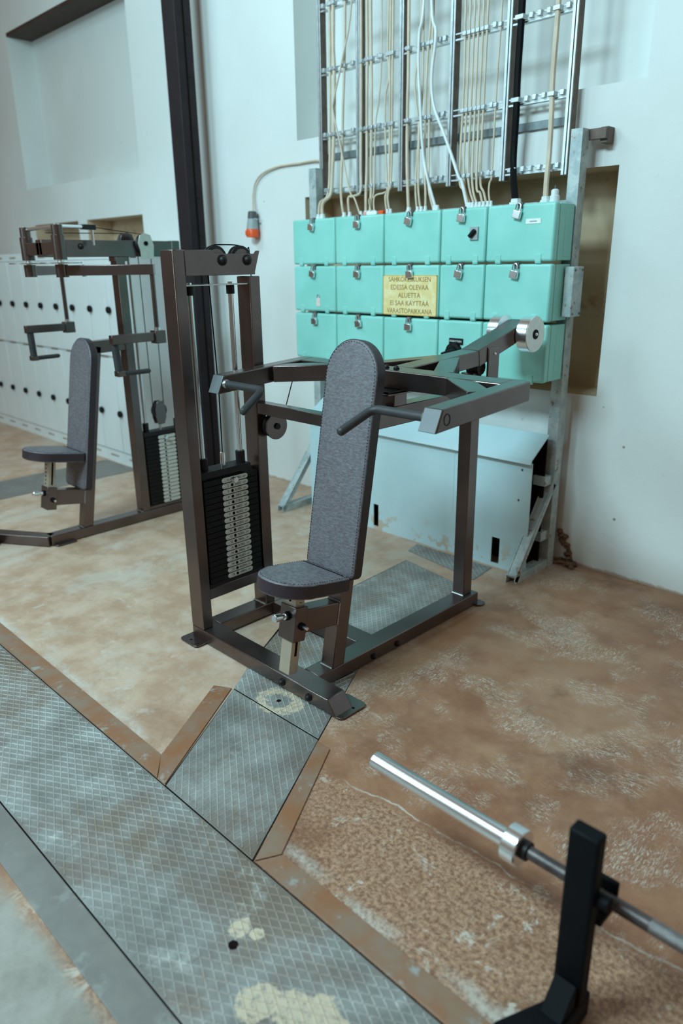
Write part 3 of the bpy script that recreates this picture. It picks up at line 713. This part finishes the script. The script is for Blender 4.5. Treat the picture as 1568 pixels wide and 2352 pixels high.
# pivot sleeves and swing levers
for sg in (-1, 1):
    px_, py_ = ox+sg*.195, 1.82
    MB().lathe((px_, py_, 1.585), (px_, py_, 1.755), [(0, .034), (.70, .034), (.71, .028), (1, .028)], 24).build('pivot_sleeve', 'frame', t)
    MB().cyl((px_, py_, 1.498), (px_, py_, 1.562), .032, 24).build('lever_hub', 'frame', t)
    MB().cyl((px_, py_, 1.498), (px_, py_, 1.76), .016, 16).build('pivot_shaft', 'chrome', t)
    MB().cyl((px_, py_, 1.566), (px_, py_, 1.572), .105, 32).build('cam_plate', 'steel', t)
    beam_part(t, 'sleeve_bracket', min(px_, ox), max(px_, ox), py_-.02, py_+.02, 1.61, 1.675)
    ex, ey = ox+sg*.535, 2.16
    MB().beam((px_+sg*.02, py_+.02, 1.531), (ex, ey, 1.531), .045, .052).build('swing_lever', 'frame', t, .003)
    MB().cyl((ox+sg*.525, 2.15, 1.225), (ox+sg*.525, 2.15, 1.51), .0125, 14).build('hanger_rod', 'frame', t)
    MB().cyl((ox+sg*.525, 2.152, 1.222), (ox+sg*.525, 2.152, 1.238), .016, 14).build('rod_collar', 'chrome', t)
    beam_part(t, 'arm_block', ox+sg*.525-.028, ox+sg*.525+.028, 2.122, 2.185, 1.155, 1.222)
    beam_part(t, 'swing_arm', ox+sg*.523-.018, ox+sg*.523+.018, 1.875, 2.124, 1.168, 1.214)
    MB().cyl((ox+sg*.52, 1.905, 1.03), (ox+sg*.515, 1.900, 1.168), .020, 16).build('grip_tube', 'grip', t)
    beam_part(t, 'grip_bracket', ox+sg*.525-.022, ox+sg*.525+.022, 1.885, 1.93, 1.003, 1.032)
    MB().lathe((ox+sg*.53, 1.925, 1.016), (ox+sg*.54, 2.078, 1.017), [(0, .013), (.93, .013), (.98, .010), (1, .006)], 14).build('hand_grip', 'grip', t)
lk = MB().tube([(ox-.195, 1.82, 1.742), (ox-.10, 1.83, 1.747), (ox+.04, 1.85, 1.75), (ox+.19, 1.84, 1.747)], .010, 10).build('link_rod', 'chrome', t)
MB().cyl((ox+.20, 1.84, 1.748), (ox+.11, 2.0, 1.752), .010, 12).build('cable_rod', 'chrome', t)
MB().beam((ox+.11, 2.0, 1.752), (ox+.075, 2.09, 1.752), .03, .026).build('cable_clevis', 'rubber', t, .003)
MB().cyl((ox+.085, 2.07, 1.66), (ox+.085, 2.07, 1.75), .008, 10).build('stop_pin', 'chrome', t)
MB().tube([(ox+.075, 2.09, 1.752), (ox+.048, 2.395, 1.722)], .0022, 6).build('pull_cable', 'black', t)
MB().tube([(ox-.12, 1.9, 1.728), (ox-.078, 2.36, 1.73)], .0022, 6).build('pull_cable', 'black', t)
MB().lathe((-3.79, 1.90, 1.500), (-3.79, 1.90, 1.56), [(0, .012), (.5, .012), (.55, .007), (1, .007)], 12).build('pull_pin', 'chrome', t)
cap_bolt(t, (-4.033, 2.02, 1.655), (1, 0, 0), .013)

# ------------------------------------------------------------------ lockers
ORD = ['first', 'second', 'third', 'fourth', 'fifth', 'sixth', 'seventh', 'eighth', 'ninth', 'tenth', 'eleventh']
def locker(x0, x1, i):
    t = thing('locker', 'white two-door metal locker, %s in the row from the black column' % ORD[i], 'locker', ((x0+x1)/2, 3.1, 0), 'white lockers in a row along the wall')
    MB().box(x0+.001, x1-.001, 2.872, 3.40, .10, 1.60).build('body', 'locker', t, .002)
    MB().box(x0+.001, x1-.001, 2.862, 3.40, 0, .099).build('plinth', 'locker', t)
    MB().box(x0+.001, x1-.001, 2.862, 3.40, 1.601, 1.665).build('top_rail', 'locker', t)
    for z0, z1, kz in ((.108, .858, .43), (.880, 1.596, 1.233)):
        d = MB().box(x0+.004, x1-.004, 2.850, 2.871, z0, z1).build('door', 'locker', t, .003)
        kn = MB().lathe((x0+.035, 2.850, kz), (x0+.035, 2.822, kz), [(0, .018), (.2, .018), (.3, .026), (.85, .026), (1, .020)], 14).build('knob', 'knob', d)
    for z in (1.63, .868, .055):
        MB().box(x0+.06, x1-.11, 2.8615 if z != .868 else 2.869, 2.8635 if z != .868 else 2.8735, z-.008, z+.008).build('vent_slot', 'lockerdark', t)
    return t
for i in range(11): locker(-5.075-.3*(i+1), -5.075-.3*i, i)

# ------------------------------------------------------------------ electrical panel
PY0, PY1 = 3.12, 3.292
cols = [(-3.520, -3.163), (-3.158, -2.793), (-2.788, -2.413), (-2.408, -2.140), (-2.135, -1.779)]
rows = [(1.544, 1.793), (1.277, 1.534), (.996, 1.265)]
ROWN = ['top row', 'middle row', 'bottom row']
COLN = ['end column nearest the hanging socket', 'second column from the hanging socket', 'column of the yellow sign', 'narrow column with the switches', 'wide column by the frame post']
def fuse_box(i, j):
    (x0, x1), (z0, z1) = cols[i], rows[j]
    lab = {(2, 1): 'mint green fuse box carrying the yellow warning sign', (3, 0): 'mint green fuse box with a grey rotary switch in its lid, top row',
           (3, 2): 'mint green fuse box with a large black rotary switch, bottom row', (4, 0): 'wide mint green fuse box with a white label strip by the frame post',
           (4, 1): 'wide mint green fuse box beside the grey junction cover', (4, 2): 'wide mint green fuse box behind the chrome counterweights',
           (0, 1): 'mint green fuse box with a worn paper tag sticker'}.get((i, j), 'plain mint green fuse box, %s, %s' % (ROWN[j], COLN[i]))
    t = thing('fuse_box', lab, 'fuse box', ((x0+x1)/2, PY0+.05, z0), 'mint green fuse boxes in the wall grid')
    MB().box(x0+.003, x1-.003, PY0+.045, PY1, z0+.003, z1-.003).build('case', 'green', t, .004)
    lid = MB().box(x0, x1, PY0, PY0+.043, z0, z1).build('lid', 'green', t, .011, seg=3)
    for fx in (.20, .80):
        hx = x0+(x1-x0)*fx
        h = MB().box(hx-.016, hx+.016, PY0-.003, PY0+.012, z0-.004, z0+.034).build('hinge', 'green', t, .003)
        MB().cyl((hx-.014, PY0+.004, z0-.004), (hx+.014, PY0+.004, z0-.004), .006, 10).build('hinge_pin', 'green', h)
    hx = x0+(x1-x0)*.5
    if i == 0: hx = -3.335
    if not (i, j) == (3, 2):
        hs = MB().box(hx-.012, hx+.012, PY0-.006, PY0+.01, z1-.020, z1+.006).build('hasp', 'darkgrey', t, .002)
    return t, hx
def padlock(x, z, tilt, i, j):
    t = thing('padlock', 'small steel padlock on the fuse box, %s, %s' % (ROWN[j], COLN[i]), 'padlock', (x, PY0-.01, z), 'padlocks on the fuse boxes')
    y = PY0-.014; s, c_ = math.sin(tilt), math.cos(tilt); ax = V(c_, 0, s); az = V(-s, 0, c_); O = V(x, y, z-.004)
    MB().obox(O, ax, V(0, 1, 0), az, -.021, .021, -.008, .008, -.062, -.026).build('lock_body', 'chrome', t, .003)
    sh = [O+ax*(-.012)+az*(-.028), O+ax*(-.012)+az*(-.008)]+[O+ax*(-.012*math.cos(q*math.pi/6))+az*(-.008+.012*math.sin(q*math.pi/6)) for q in range(1, 6)]+[O+ax*.012+az*(-.008), O+ax*.012+az*(-.028)]
    MB().tube(sh, .0034, 8).build('shackle', 'chrome', t)
boxes = {}
for j in range(3):
    for i in range(5):
        boxes[i, j], hx = fuse_box(i, j)
        if (i, j) not in ((3, 2), (4, 2)): padlock(hx, rows[j][1]+.002, random.uniform(-.25, .15), i, j)
# side seams of the right-hand boxes
for j in range(3):
    z0, z1 = rows[j]; b = boxes[4, j]
    MB().box(-1.7825, -1.7810, 3.215, 3.28, z0+.02, z1-.02).build('side_panel', 'green', b, .001)
sg = thing('warning_sign', 'yellow sign with Finnish warning text on a green fuse box', 'sign', (-2.603, 3.118, 1.38))
SX0, SX1, SZ0, SZ1 = -2.787, -2.420, 1.280, 1.484
MB().box(SX0, SX1, 3.1165, 3.1198, SZ0, SZ1).build('sign_panel', 'sign', sg, .001)
bd = MB()
for a in ((SX0, SX1, SZ0, SZ0+.004), (SX0, SX1, SZ1-.004, SZ1), (SX0, SX0+.004, SZ0, SZ1), (SX1-.004, SX1, SZ0, SZ1)): bd.box(a[0], a[1], 3.1160, 3.1164, a[2], a[3])
bd.build('sign_border', 'signborder', sg)
for k, (s, sx) in enumerate((('SÄHKÖKESKUKSEN', .93), ('EDESSÄ OLEVAA', .98), ('ALUETTA', 1.0), ('EI SAA KÄYTTÄÄ', .98), ('VARASTOPAIKKANA', .93))):
    lettering('sign_line', s, .036, 'signink', sg, (-2.6035, 3.1160, SZ1-.022-k*.0405), 'y', sx)
# switches, stickers
sw = MB().box(-2.228, -2.180, 3.112, 3.12, 1.645, 1.706).build('switch_plate', 'greyplastic', boxes[3, 0], .002)
MB().beam((-2.222, 3.104, 1.66), (-2.192, 3.104, 1.69), .016, .022, (0, 1, 0)).build('switch_lever', 'knob', boxes[3, 0], .003)
sw = MB().box(-2.330, -2.245, 3.112, 3.12, 1.148, 1.178).build('switch_label', 'knob', boxes[3, 2], .002)
lettering('switch_text', 'PÄÄKYTKIN', .014, 'labelwhite', boxes[3, 2], (-2.2875, 3.1112, 1.163), 'y')
MB().lathe((-2.295, 3.119, 1.112), (-2.295, 3.07, 1.112), [(0, .045), (.4, .045), (.45, .030), (1, .026)], 20).build('rotary_switch', 'knob', boxes[3, 2])
MB().beam((-2.33, 3.062, 1.10), (-2.26, 3.062, 1.125), .018, .03, (0, 1, 0)).build('switch_handle', 'knob', boxes[3, 2], .004)
st = MB().box(-3.325, -3.292, 3.1180, 3.1199, 1.305, 1.355).build('paper_tag', 'sticker', boxes[0, 1])
rg = MB(); rg.tube([V(-3.308+.011*math.cos(q*math.pi/10), 3.1185, 1.355+.020*math.sin(q*math.pi/10)) for q in range(11)], .003, 6); rg.build('tag_loop', 'greyplastic', boxes[0, 1])
lb = MB().box(-1.925, -1.848, 3.1180, 3.1199, 1.706, 1.727).build('label_strip', 'labelwhite', boxes[4, 0])
MB().box(-1.905, -1.868, 3.1174, 3.1180, 1.713, 1.719).build('label_print', 'greyplastic', boxes[4, 0])
jc = thing('junction_cover', 'flat grey metal junction cover screwed beside the green boxes', 'cover plate', (-1.752, 3.25, 1.30))
MB().box(-1.776, -1.730, 3.235, 3.33, 1.295, 1.520).build('cover', 'stand', jc, .004)
for z in (1.31, 1.505):
    for y in (3.25, 3.315): MB().dome((-1.730, y, z), (1, 0, 0), .006, 8).build('screw', 'darkgrey', jc)

# stand that carries the boxes
sd = thing('panel_stand', 'worn blue-grey steel stand carrying the green boxes', 'stand', (-2.65, 3.3, 0))
def channel_post(x0, x1, y0, y1, z0, z1, name='stand_post'):
    m = MB(); th = .006
    m.box(x0, x1, y0, y0+th, z0, z1); m.box(x0, x0+th, y0+th, y1, z0, z1); m.box(x1-th, x1, y0+th, y1, z0, z1)
    return m.build(name, 'stand', sd, .0015)
channel_post(-1.835, -1.778, 3.300, 3.362, 0, 2.10); channel_post(-3.560, -3.500, 3.300, 3.362, 0, 2.09)
for x, yf in ((-1.806, 2.99), (-3.530, 2.94)):
    m = MB(); a = V(x, yf+.01, .03); b = V(x, 3.315, .48)
    m.beam(a, b, .056, .006); 
    for s in (-1, 1): m.beam(a+V(s*.025, 0, -.018), b+V(s*.025, 0, -.018), .006, .034)
    m.build('strut', 'stand', sd, .0015)
    m = MB(); m.box(x-.028, x+.028, yf, 3.31, .040, .045); m.box(x+.023, x+.028, yf, 3.31, .0, .040); m.box(x-.028, x-.023, yf, 3.31, 0, .040); m.build('foot_rail', 'stand', sd, .0015)
MB().box(-3.545, -1.93, 3.424, 3.430, 2.140, 2.176).build('tie_bar', 'tiebar', sd, .001)
for z in (1.78, 1.27, 1.0): MB().box(-3.50, -1.835, 3.31, 3.35, z, z+.03).build('mount_rail', 'stand', sd, .002)
m = MB(); m.box(-1.835, -1.70, 3.362, 3.38, 2.055, 2.10); m.box(-1.735, -1.700, 3.38, 3.439, 2.040, 2.105); m.build('wall_bracket', 'shaderust', sd, .002)
for z in (.46, .16): MB().box(-1.86, -1.79, 3.235, 3.30, z, z+.05).build('cross_bracket', 'stand', sd, .003)

# ladder frame with cables
lf = thing('cable_ladder', 'galvanised steel cable ladder on the wall above the green boxes', 'cable ladder', (-2.70, 3.36, 1.92))
RX = [-3.345, -3.050, -2.748, -2.432, -2.120, -1.800]
LZ = 3.60
RX = [x*1.05 for x in RX]
RY = 3.36; KC = 3.345/3.17
kz = lambda z, k: 1.55+(z-1.55)*k
ZB = kz(1.905, 1.05)
for x in RX:
    m = MB(); m.box(x-.016, x-.002, RY, RY+.006, ZB, LZ); m.box(x+.002, x+.012, RY+.001, RY+.006, ZB, LZ)
    m.box(x-.016, x-.012, RY+.006, RY+.045, ZB, LZ); m.box(x-.012, x+.012, RY+.041, RY+.045, ZB, LZ)
    rl = m.build('rail', 'zinc', lf, .001)
    MB().box(x+.0125, x+.016, RY+.001, RY+.045, ZB, LZ).build('rail_side_shade', 'shaderust', rl)  # dark strip paints the shade inside the open rail channel
RZ = [kz(z, 1.05) for z in (1.942, 2.228, 2.547, 2.85, 3.15)]
for z in RZ:
    for k in range(5):
        x0, x1 = RX[k]+.016, RX[k+1]-.016
        m = MB(); m.box(x0, x1, RY+.003, RY+.008, z-.018, z-.010); m.box(x0, x1, RY+.008, RY+.03, z-.018, z-.014); m.box(x0, x1, RY+.003, RY+.008, z+.008, z+.014)
        m.build('rung', 'zinc', lf)
for x in RX[1:5]: MB().box(x-.01, x+.01, RY+.045, RY+.062, 2.150, 2.176).build('standoff', 'stand', lf)
CAB = {
 'b1a': [(-3.198, 2.857), (-3.203, 2.642), (-3.198, 2.535), (-3.207, 2.237), (-3.225, 2.025), (-3.241, 1.917), (-3.308, 1.865), (-3.340, 1.821)],
 'b1b': [(-3.114, 2.839), (-3.124, 2.541), (-3.135, 2.382), (-3.148, 2.125), (-3.156, 1.911), (-3.162, 1.812)],
 'b1c': [(-3.047, 2.824), (-3.123, 2.562), (-3.187, 2.394), (-3.193, 2.328), (-3.139, 2.151), (-3.077, 1.933), (-3.049, 1.877), (-3.030, 1.816)],
 'b1d': [(-3.23, 2.85), (-3.232, 2.55), (-3.245, 2.10), (-3.262, 1.92), (-3.33, 1.872), (-3.375, 1.82)],
 'b2a': [(-2.957, 2.805), (-2.955, 2.555), (-2.960, 2.357), (-2.961, 2.055), (-2.965, 1.898), (-2.993, 1.820)],
 'b2b': [(-2.931, 2.799), (-2.928, 2.551), (-2.926, 2.352), (-2.930, 2.052), (-2.926, 1.922), (-2.965, 1.818)],
 'b2c': [(-2.861, 2.784), (-2.863, 2.497), (-2.881, 2.331), (-2.903, 2.221), (-2.907, 1.905), (-2.942, 1.865), (-2.942, 1.817)],
 'b2d': [(-2.814, 2.774), (-2.819, 2.573), (-2.808, 2.446), (-2.834, 2.339), (-2.828, 2.118), (-2.816, 1.930), (-2.827, 1.899), (-2.903, 1.878), (-2.926, 1.821)],
 'b2e': [(-2.783, 2.763), (-2.785, 2.481), (-2.785, 2.330), (-2.786, 2.038), (-2.790, 1.922), (-2.823, 1.878), (-2.834, 1.816)],
 'b2f': [(-2.800, 2.760), (-2.802, 2.478), (-2.800, 2.328), (-2.802, 2.036), (-2.800, 1.915), (-2.806, 1.861), (-2.812, 1.820)],
 'b2h': [(-3.000, 2.79), (-3.002, 2.4), (-3.006, 2.05), (-3.004, 1.92), (-3.06, 1.895), (-3.10, 1.885), (-3.118, 1.82)],
 'b3a': [(-2.680, 2.741), (-2.678, 2.422), (-2.680, 2.314), (-2.678, 2.027), (-2.684, 1.817)],
 'b3b': [(-2.604, 2.729), (-2.614, 2.536), (-2.637, 2.398), (-2.627, 2.310), (-2.606, 2.166), (-2.617, 1.925), (-2.625, 1.820)],
 'b3w': [(-2.573, 2.723), (-2.597, 2.592), (-2.600, 2.453), (-2.586, 2.304), (-2.567, 2.115), (-2.536, 1.968), (-2.497, 1.813)],
 'b3c': [(-2.590, 2.726), (-2.588, 2.370), (-2.603, 2.166), (-2.604, 1.973), (-2.595, 1.874), (-2.600, 1.819)],
 'b3d': [(-2.544, 2.716), (-2.560, 2.487), (-2.566, 2.301), (-2.565, 2.018), (-2.550, 1.871), (-2.573, 1.817)],
 'b3e': [(-2.530, 2.715), (-2.535, 2.483), (-2.541, 2.298), (-2.539, 2.016), (-2.530, 1.894), (-2.514, 1.814)],
 'b3x': [(-2.527, 2.713), (-2.497, 2.573), (-2.516, 2.400), (-2.500, 2.269), (-2.430, 2.132), (-2.375, 2.020), (-2.333, 1.932), (-2.326, 1.911), (-2.304, 1.828)],
 'b4a': [(-2.345, 2.669), (-2.340, 2.460), (-2.340, 2.244), (-2.345, 1.933), (-2.308, 1.865), (-2.295, 1.826)],
 'b4b': [(-2.318, 2.664), (-2.318, 2.458), (-2.318, 2.241), (-2.320, 1.931), (-2.278, 1.826)],
 'b4c': [(-2.293, 2.658), (-2.294, 2.453), (-2.294, 2.239), (-2.290, 1.929), (-2.256, 1.824)],
 'b4d': [(-2.269, 2.653), (-2.270, 2.449), (-2.270, 2.236), (-2.265, 1.906), (-2.236, 1.824)],
 'b4e': [(-2.245, 2.652), (-2.245, 2.446), (-2.247, 2.234), (-2.240, 1.899), (-2.216, 1.849), (-2.214, 1.817)],
 'b4f': [(-2.221, 2.647), (-2.222, 2.445), (-2.223, 2.232), (-2.220, 1.926), (-2.195, 1.849), (-2.190, 1.815)],
 'b4g': [(-2.149, 2.630), (-2.155, 2.388), (-2.158, 2.221), (-2.160, 1.940), (-2.165, 1.898), (-2.167, 1.845), (-2.172, 1.815)],
 'b5k': [(-2.039, 2.608), (-2.042, 2.330), (-2.038, 2.180), (-2.038, 1.961), (-2.034, 1.800)],
 'b5b': [(-1.866, 2.571), (-1.869, 2.303), (-1.863, 2.157), (-1.860, 1.994), (-1.864, 1.896), (-1.881, 1.800)],
}
RAD = {'b1a': .0105, 'b1d': .008, 'b1b': .0075, 'b1c': .005, 'b2a': .008, 'b2b': .008, 'b2h': .007, 'b3a': .0085, 'b3w': .0075, 'b3x': .0085, 'b5k': .0165, 'b5b': .0125, 'b4g': .0045, 'b2c': .004, 'b2d': .005}
for ci, (k, pts) in enumerate(CAB.items()):
    r = RAD.get(k, .0058); n = len(pts); P3 = []
    hang = k in ('b3w', 'b3x', 'b1c')
    x0 = pts[0][0]; top = [(x0+(.03 if k == 'b3w' else -.02 if k == 'b3x' else .03 if k == 'b1c' else 0), 3.45)]
    for q, (x, z) in enumerate(top+pts):
        x, z = x*KC, kz(z, KC)
        y = (RY-.03 if hang else RY-r-.003)
        if z < 1.95: y += min(1, (1.95-z)/.13)*(3.205-y)
        if z < 1.95: x *= 1-(RY-.015-y)/RY
        P3.append((x, y, z))
    P3[-1] = (pts[-1][0], 3.20, 1.785)
    bay = int(k[1]); nth = sorted([kk for kk in CAB if kk[1] == k[1]], key=lambda kk: CAB[kk][0][0]).index(k)
    m, lab = ('cable', 'beige power cable, %s from the hanging socket side in ladder bay %s' % (ORD[nth], ['one', 'two', 'three', 'four', 'five'][bay-1]))
    if k == 'b5k': m, lab = 'black', 'thick black power cable running down the ladder'
    elif k == 'b5b': m, lab = 'cable', 'thick beige cable running down the last ladder bay'
    elif k == 'b3w': m, lab = 'cablew', 'loose white cable hanging straight in front of the middle bay'
    elif k == 'b3x': m, lab = 'cablew', 'loose white cable crossing a ladder rail towards the switch box'
    elif k == 'b1c': m, lab = 'cable', 'thin beige cable snaking loosely across the first ladder bay'
    c = thing('power_cable', lab, 'cable', (pts[-1][0], 3.20, 1.79), 'cables on the wall ladder')
    MB().tube(smooth_path(P3, 5), r, 8).build('cable_sheath', m, c)
    MB().lathe((pts[-1][0], 3.20, 1.793), (pts[-1][0], 3.20, 1.822), [(0, r*1.9), (.45, r*1.9), (.5, r*1.5), (1, r*1.4)], 8).build('gland', 'cablew', c)
    if not hang:
        for z in RZ:
            # clip on each rung at the cable's x there
            xx = None; seq = [(q[0]*KC, kz(q[1], KC)) for q in top+pts]
            for (xa, za), (xb, zb) in zip(seq, seq[1:]):
                if zb <= z <= za: xx = xa+(xb-xa)*(za-z)/(za-zb+1e-9)
            if xx is None: continue
            mm = MB().box(xx-r-.005, xx+r+.005, RY-2*r-.007, RY+.004, z-.009, z+.011)
            mm.build('cable_clip', 'zinc', lf, .002)
for z in RZ:   # empty clips waiting on the rungs
    for k, xs_ in ((0, (-3.30, -3.08)), (1, (-2.89,)), (2, (-2.50, -2.47)), (3, (-2.19,)), (4, (-2.005, -1.965, -1.92, -1.83))):
        for x in xs_: MB().box(x*1.05-.010, x*1.05+.010, RY-.017, RY+.004, z-.008, z+.016).build('cable_clip', 'zinc', lf, .002)
# glands without cables on the box tops
gv = thing('blank_gland', 'short white capped gland standing on the wide box top', 'gland', (-1.862, 3.19, 1.793))
MB().lathe((-1.835, 3.20, 1.793), (-1.835, 3.20, 1.850), [(0, .022), (.5, .022), (.55, .017), (.9, .017), (1, .010)], 14).build('gland_body', 'cablew', gv)
MB().cyl((-1.835, 3.20, 1.850), (-1.835, 3.20, 1.866), .004, 8).build('gland_pin', 'darkgrey', gv)
pk = thing('battery_pack', 'small striped carton lying on top of the green boxes', 'carton', (-2.90, 3.15, 1.793))
MB().box(-2.93, -2.855, 3.135, 3.165, 1.7935, 1.811).build('carton', 'labelwhite', pk, .002)
MB().box(-2.955, -2.93, 3.135, 3.165, 1.7935, 1.811).build('pink_end', 'pink', pk, .002)
MB().box(-2.845, -2.815, 3.14, 3.165, 1.7935, 1.813).build('red_end', 'orange', pk, .002)

# hanging socket with its cable
ps = thing('hanging_socket', 'grey and orange-red power socket hanging from a beige wall cable', 'socket', (-4.24, 3.40, 1.73))
cx_, cy_ = -4.24, 3.395
MB().tube(smooth_path([(-3.505, 3.40, 2.05), (-3.56, 3.415, 2.125), (-3.62, 3.422, 2.150), (-3.80, 3.425, 2.150), (-3.98, 3.425, 2.150), (-4.13, 3.422, 2.125), (-4.215, 3.42, 2.075), (-4.248, 3.418, 2.0), (-4.245, 3.41, 1.93), (-4.235, 3.398, 1.87)], 6), .0065, 8).build('cable_sheath', 'cable', ps)
MB().lathe((cx_+.003, cy_, 1.893), (cx_, cy_, 1.845), [(0, .022), (.15, .030), (1, .033)], 18).build('cord_grip', 'darkgrey', ps)
MB().lathe((cx_, cy_, 1.845), (cx_-.004, cy_, 1.780), [(0, .033), (.5, .038), (1, .041)], 20).build('socket_body', 'greyplastic', ps)
MB().lathe((cx_-.004, cy_, 1.780), (cx_-.008, cy_, 1.725), [(0, .041), (.1, .044), (.9, .044), (1, .040)], 20).build('socket_cap', 'orange', ps)
MB().box(cx_-.030, cx_+.015, cy_-.0455, cy_-.041, 1.738, 1.768).build('hinged_lid', 'orange', ps, .004)
MB().beam((cx_+.03, cy_-.01, 1.842), (cx_+.06, cy_+.0, 1.838), .012, .008).build('lid_tab', 'greyplastic', ps, .002)

# grey cabinet below
cb = thing('grey_cabinet', 'low pale blue-grey sheet metal cabinet with a sloping lid under the boxes', 'cabinet', (-2.65, 3.2, 0))
CX0, CX1 = -3.42, -1.805
slots = [(-2.865, -2.825, .02, .16), (-2.015, -1.965, .02, .165)]
m = MB(); xs = sorted({CX0, CX1, *[v for s in slots for v in s[:2]]})
for a, b in zip(xs, xs[1:]):
    hole = next((s for s in slots if s[0] <= (a+b)/2 <= s[1]), None)
    for z0, z1 in ([(.0, .60)] if not hole else [(0, hole[2]), (hole[3], .60)]): m.box(a, b, 3.125, 3.131, z0, z1)
m.build('front_panel', 'greycab', cb)
MB().prism([(3.095, .600), (3.102, .596), (3.108, .618), (3.255, .718), (3.255, .726), (3.103, .625)], 'x', CX0-.01, CX1+.008).build('sloping_lid', 'greycab', cb, .002)
MB().box(CX0, CX0+.006, 3.131, 3.25, 0, .60).build('side_panel', 'greycab', cb)
MB().box(CX0, CX1, 3.25, 3.256, 0, .72).build('back_panel', 'gap', cb)
MB().prism([(-2.28, .25), (-2.274, .25), (-2.274, .58), (-2.28, .58)], 'y', 3.1235, 3.125).build('panel_seam', 'greycab', cb)
for x, z in ((-1.87, .40), (-1.86, .56)): MB().dome((x, 3.125, z), (0, -1, 0), .006, 8).build('screw', 'darkgrey', cb)

# crumbling plaster at the wall foot behind the stand
rb = MB(); rnd = random.Random(3)
def lump(m, c, r):
    n = 7; rings = []
    for k in range(5):
        a = math.pi*k/4; rr = r*math.sin(a)
        rings.append([Vector(c)+V(math.cos(2*math.pi*i/n), math.sin(2*math.pi*i/n), 0)*max(rr, 1e-4)*rnd.uniform(.7, 1.2)+V(0, 0, r*.6*math.cos(a)+r*.3) for i in range(n)])
    m.ringloft(rings)
for k in range(26): lump(rb, (rnd.uniform(-1.78, -1.66), rnd.uniform(3.36, 3.435), rnd.uniform(0, .012)), rnd.uniform(.008, .022))
for k in range(24):
    zz = rnd.uniform(.005, .17); lump(rb, (-1.775+(.17-zz)*.35+rnd.uniform(-.02, .012), 3.432, zz), rnd.uniform(.010, .022))
o = rb.build('plaster_rubble', 'rubble'); tag(o, 'crumbled brown plaster at the wall foot behind the stand', 'rubble', None, 'stuff')

# ------------------------------------------------------------------ barbell and stand
by, bz = 1.205, .30
bb = thing('barbell', 'steel barbell with a bright chrome sleeve resting on the black stand', 'barbell', (-.70, by, bz))
MB().lathe((-1.099, by, bz), (-.685, by, bz), [(0, .019), (.006, .0225), (.994, .0225), (1, .0225)], 32).build('sleeve', 'chrome', bb)
MB().lathe((-.688, by, bz), (-.648, by, bz), [(0, .040), (.08, .044), (.92, .044), (1, .041)], 36).build('collar', 'chrome', bb)
MB().cyl((-.648, by, bz), (-.634, by, bz), .022, 20).build('sleeve_ring', 'rubber', bb)
MB().cyl((-.634, by, bz), (.55, by, bz), .0150, 20).build('shaft', 'barsteel', bb)
MB().cyl((-.36, by, bz), (-.05, by, bz), .0155, 20).build('knurling', 'knurl', bb)
bs = thing('barbell_stand', 'matt black upright barbell stand holding the bar near its sleeve', 'stand', (-.48, 1.15, 0))
MB().box(-.512, -.448, 1.122, 1.160, .07, .500).build('upright', 'black', bs, .006)
MB().prism([(-.512, 1.178), (-.512, 1.09), (-.56, .98), (-.56, .70), (-.40, .70), (-.40, .98), (-.448, 1.09), (-.448, 1.178)], 'z', .004, .070).build('base_beam', 'black', bs, .006)
MB().prism([(1.118, .07), (1.118, .13), (1.06, .07)], 'x', -.505, -.455).build('gusset', 'black', bs, .003)
m = MB(); m.box(-.508, -.440, 1.160, 1.235, bz-.034, bz-.0155); m.box(-.508, -.440, 1.224, 1.236, bz-.034, bz+.03); m.build('bar_cradle', 'black', bs, .003)
MB().cyl((-.448, 1.150, bz+.045), (-.425, 1.150, bz+.045), .016, 14).build('cradle_bolt', 'black', bs)
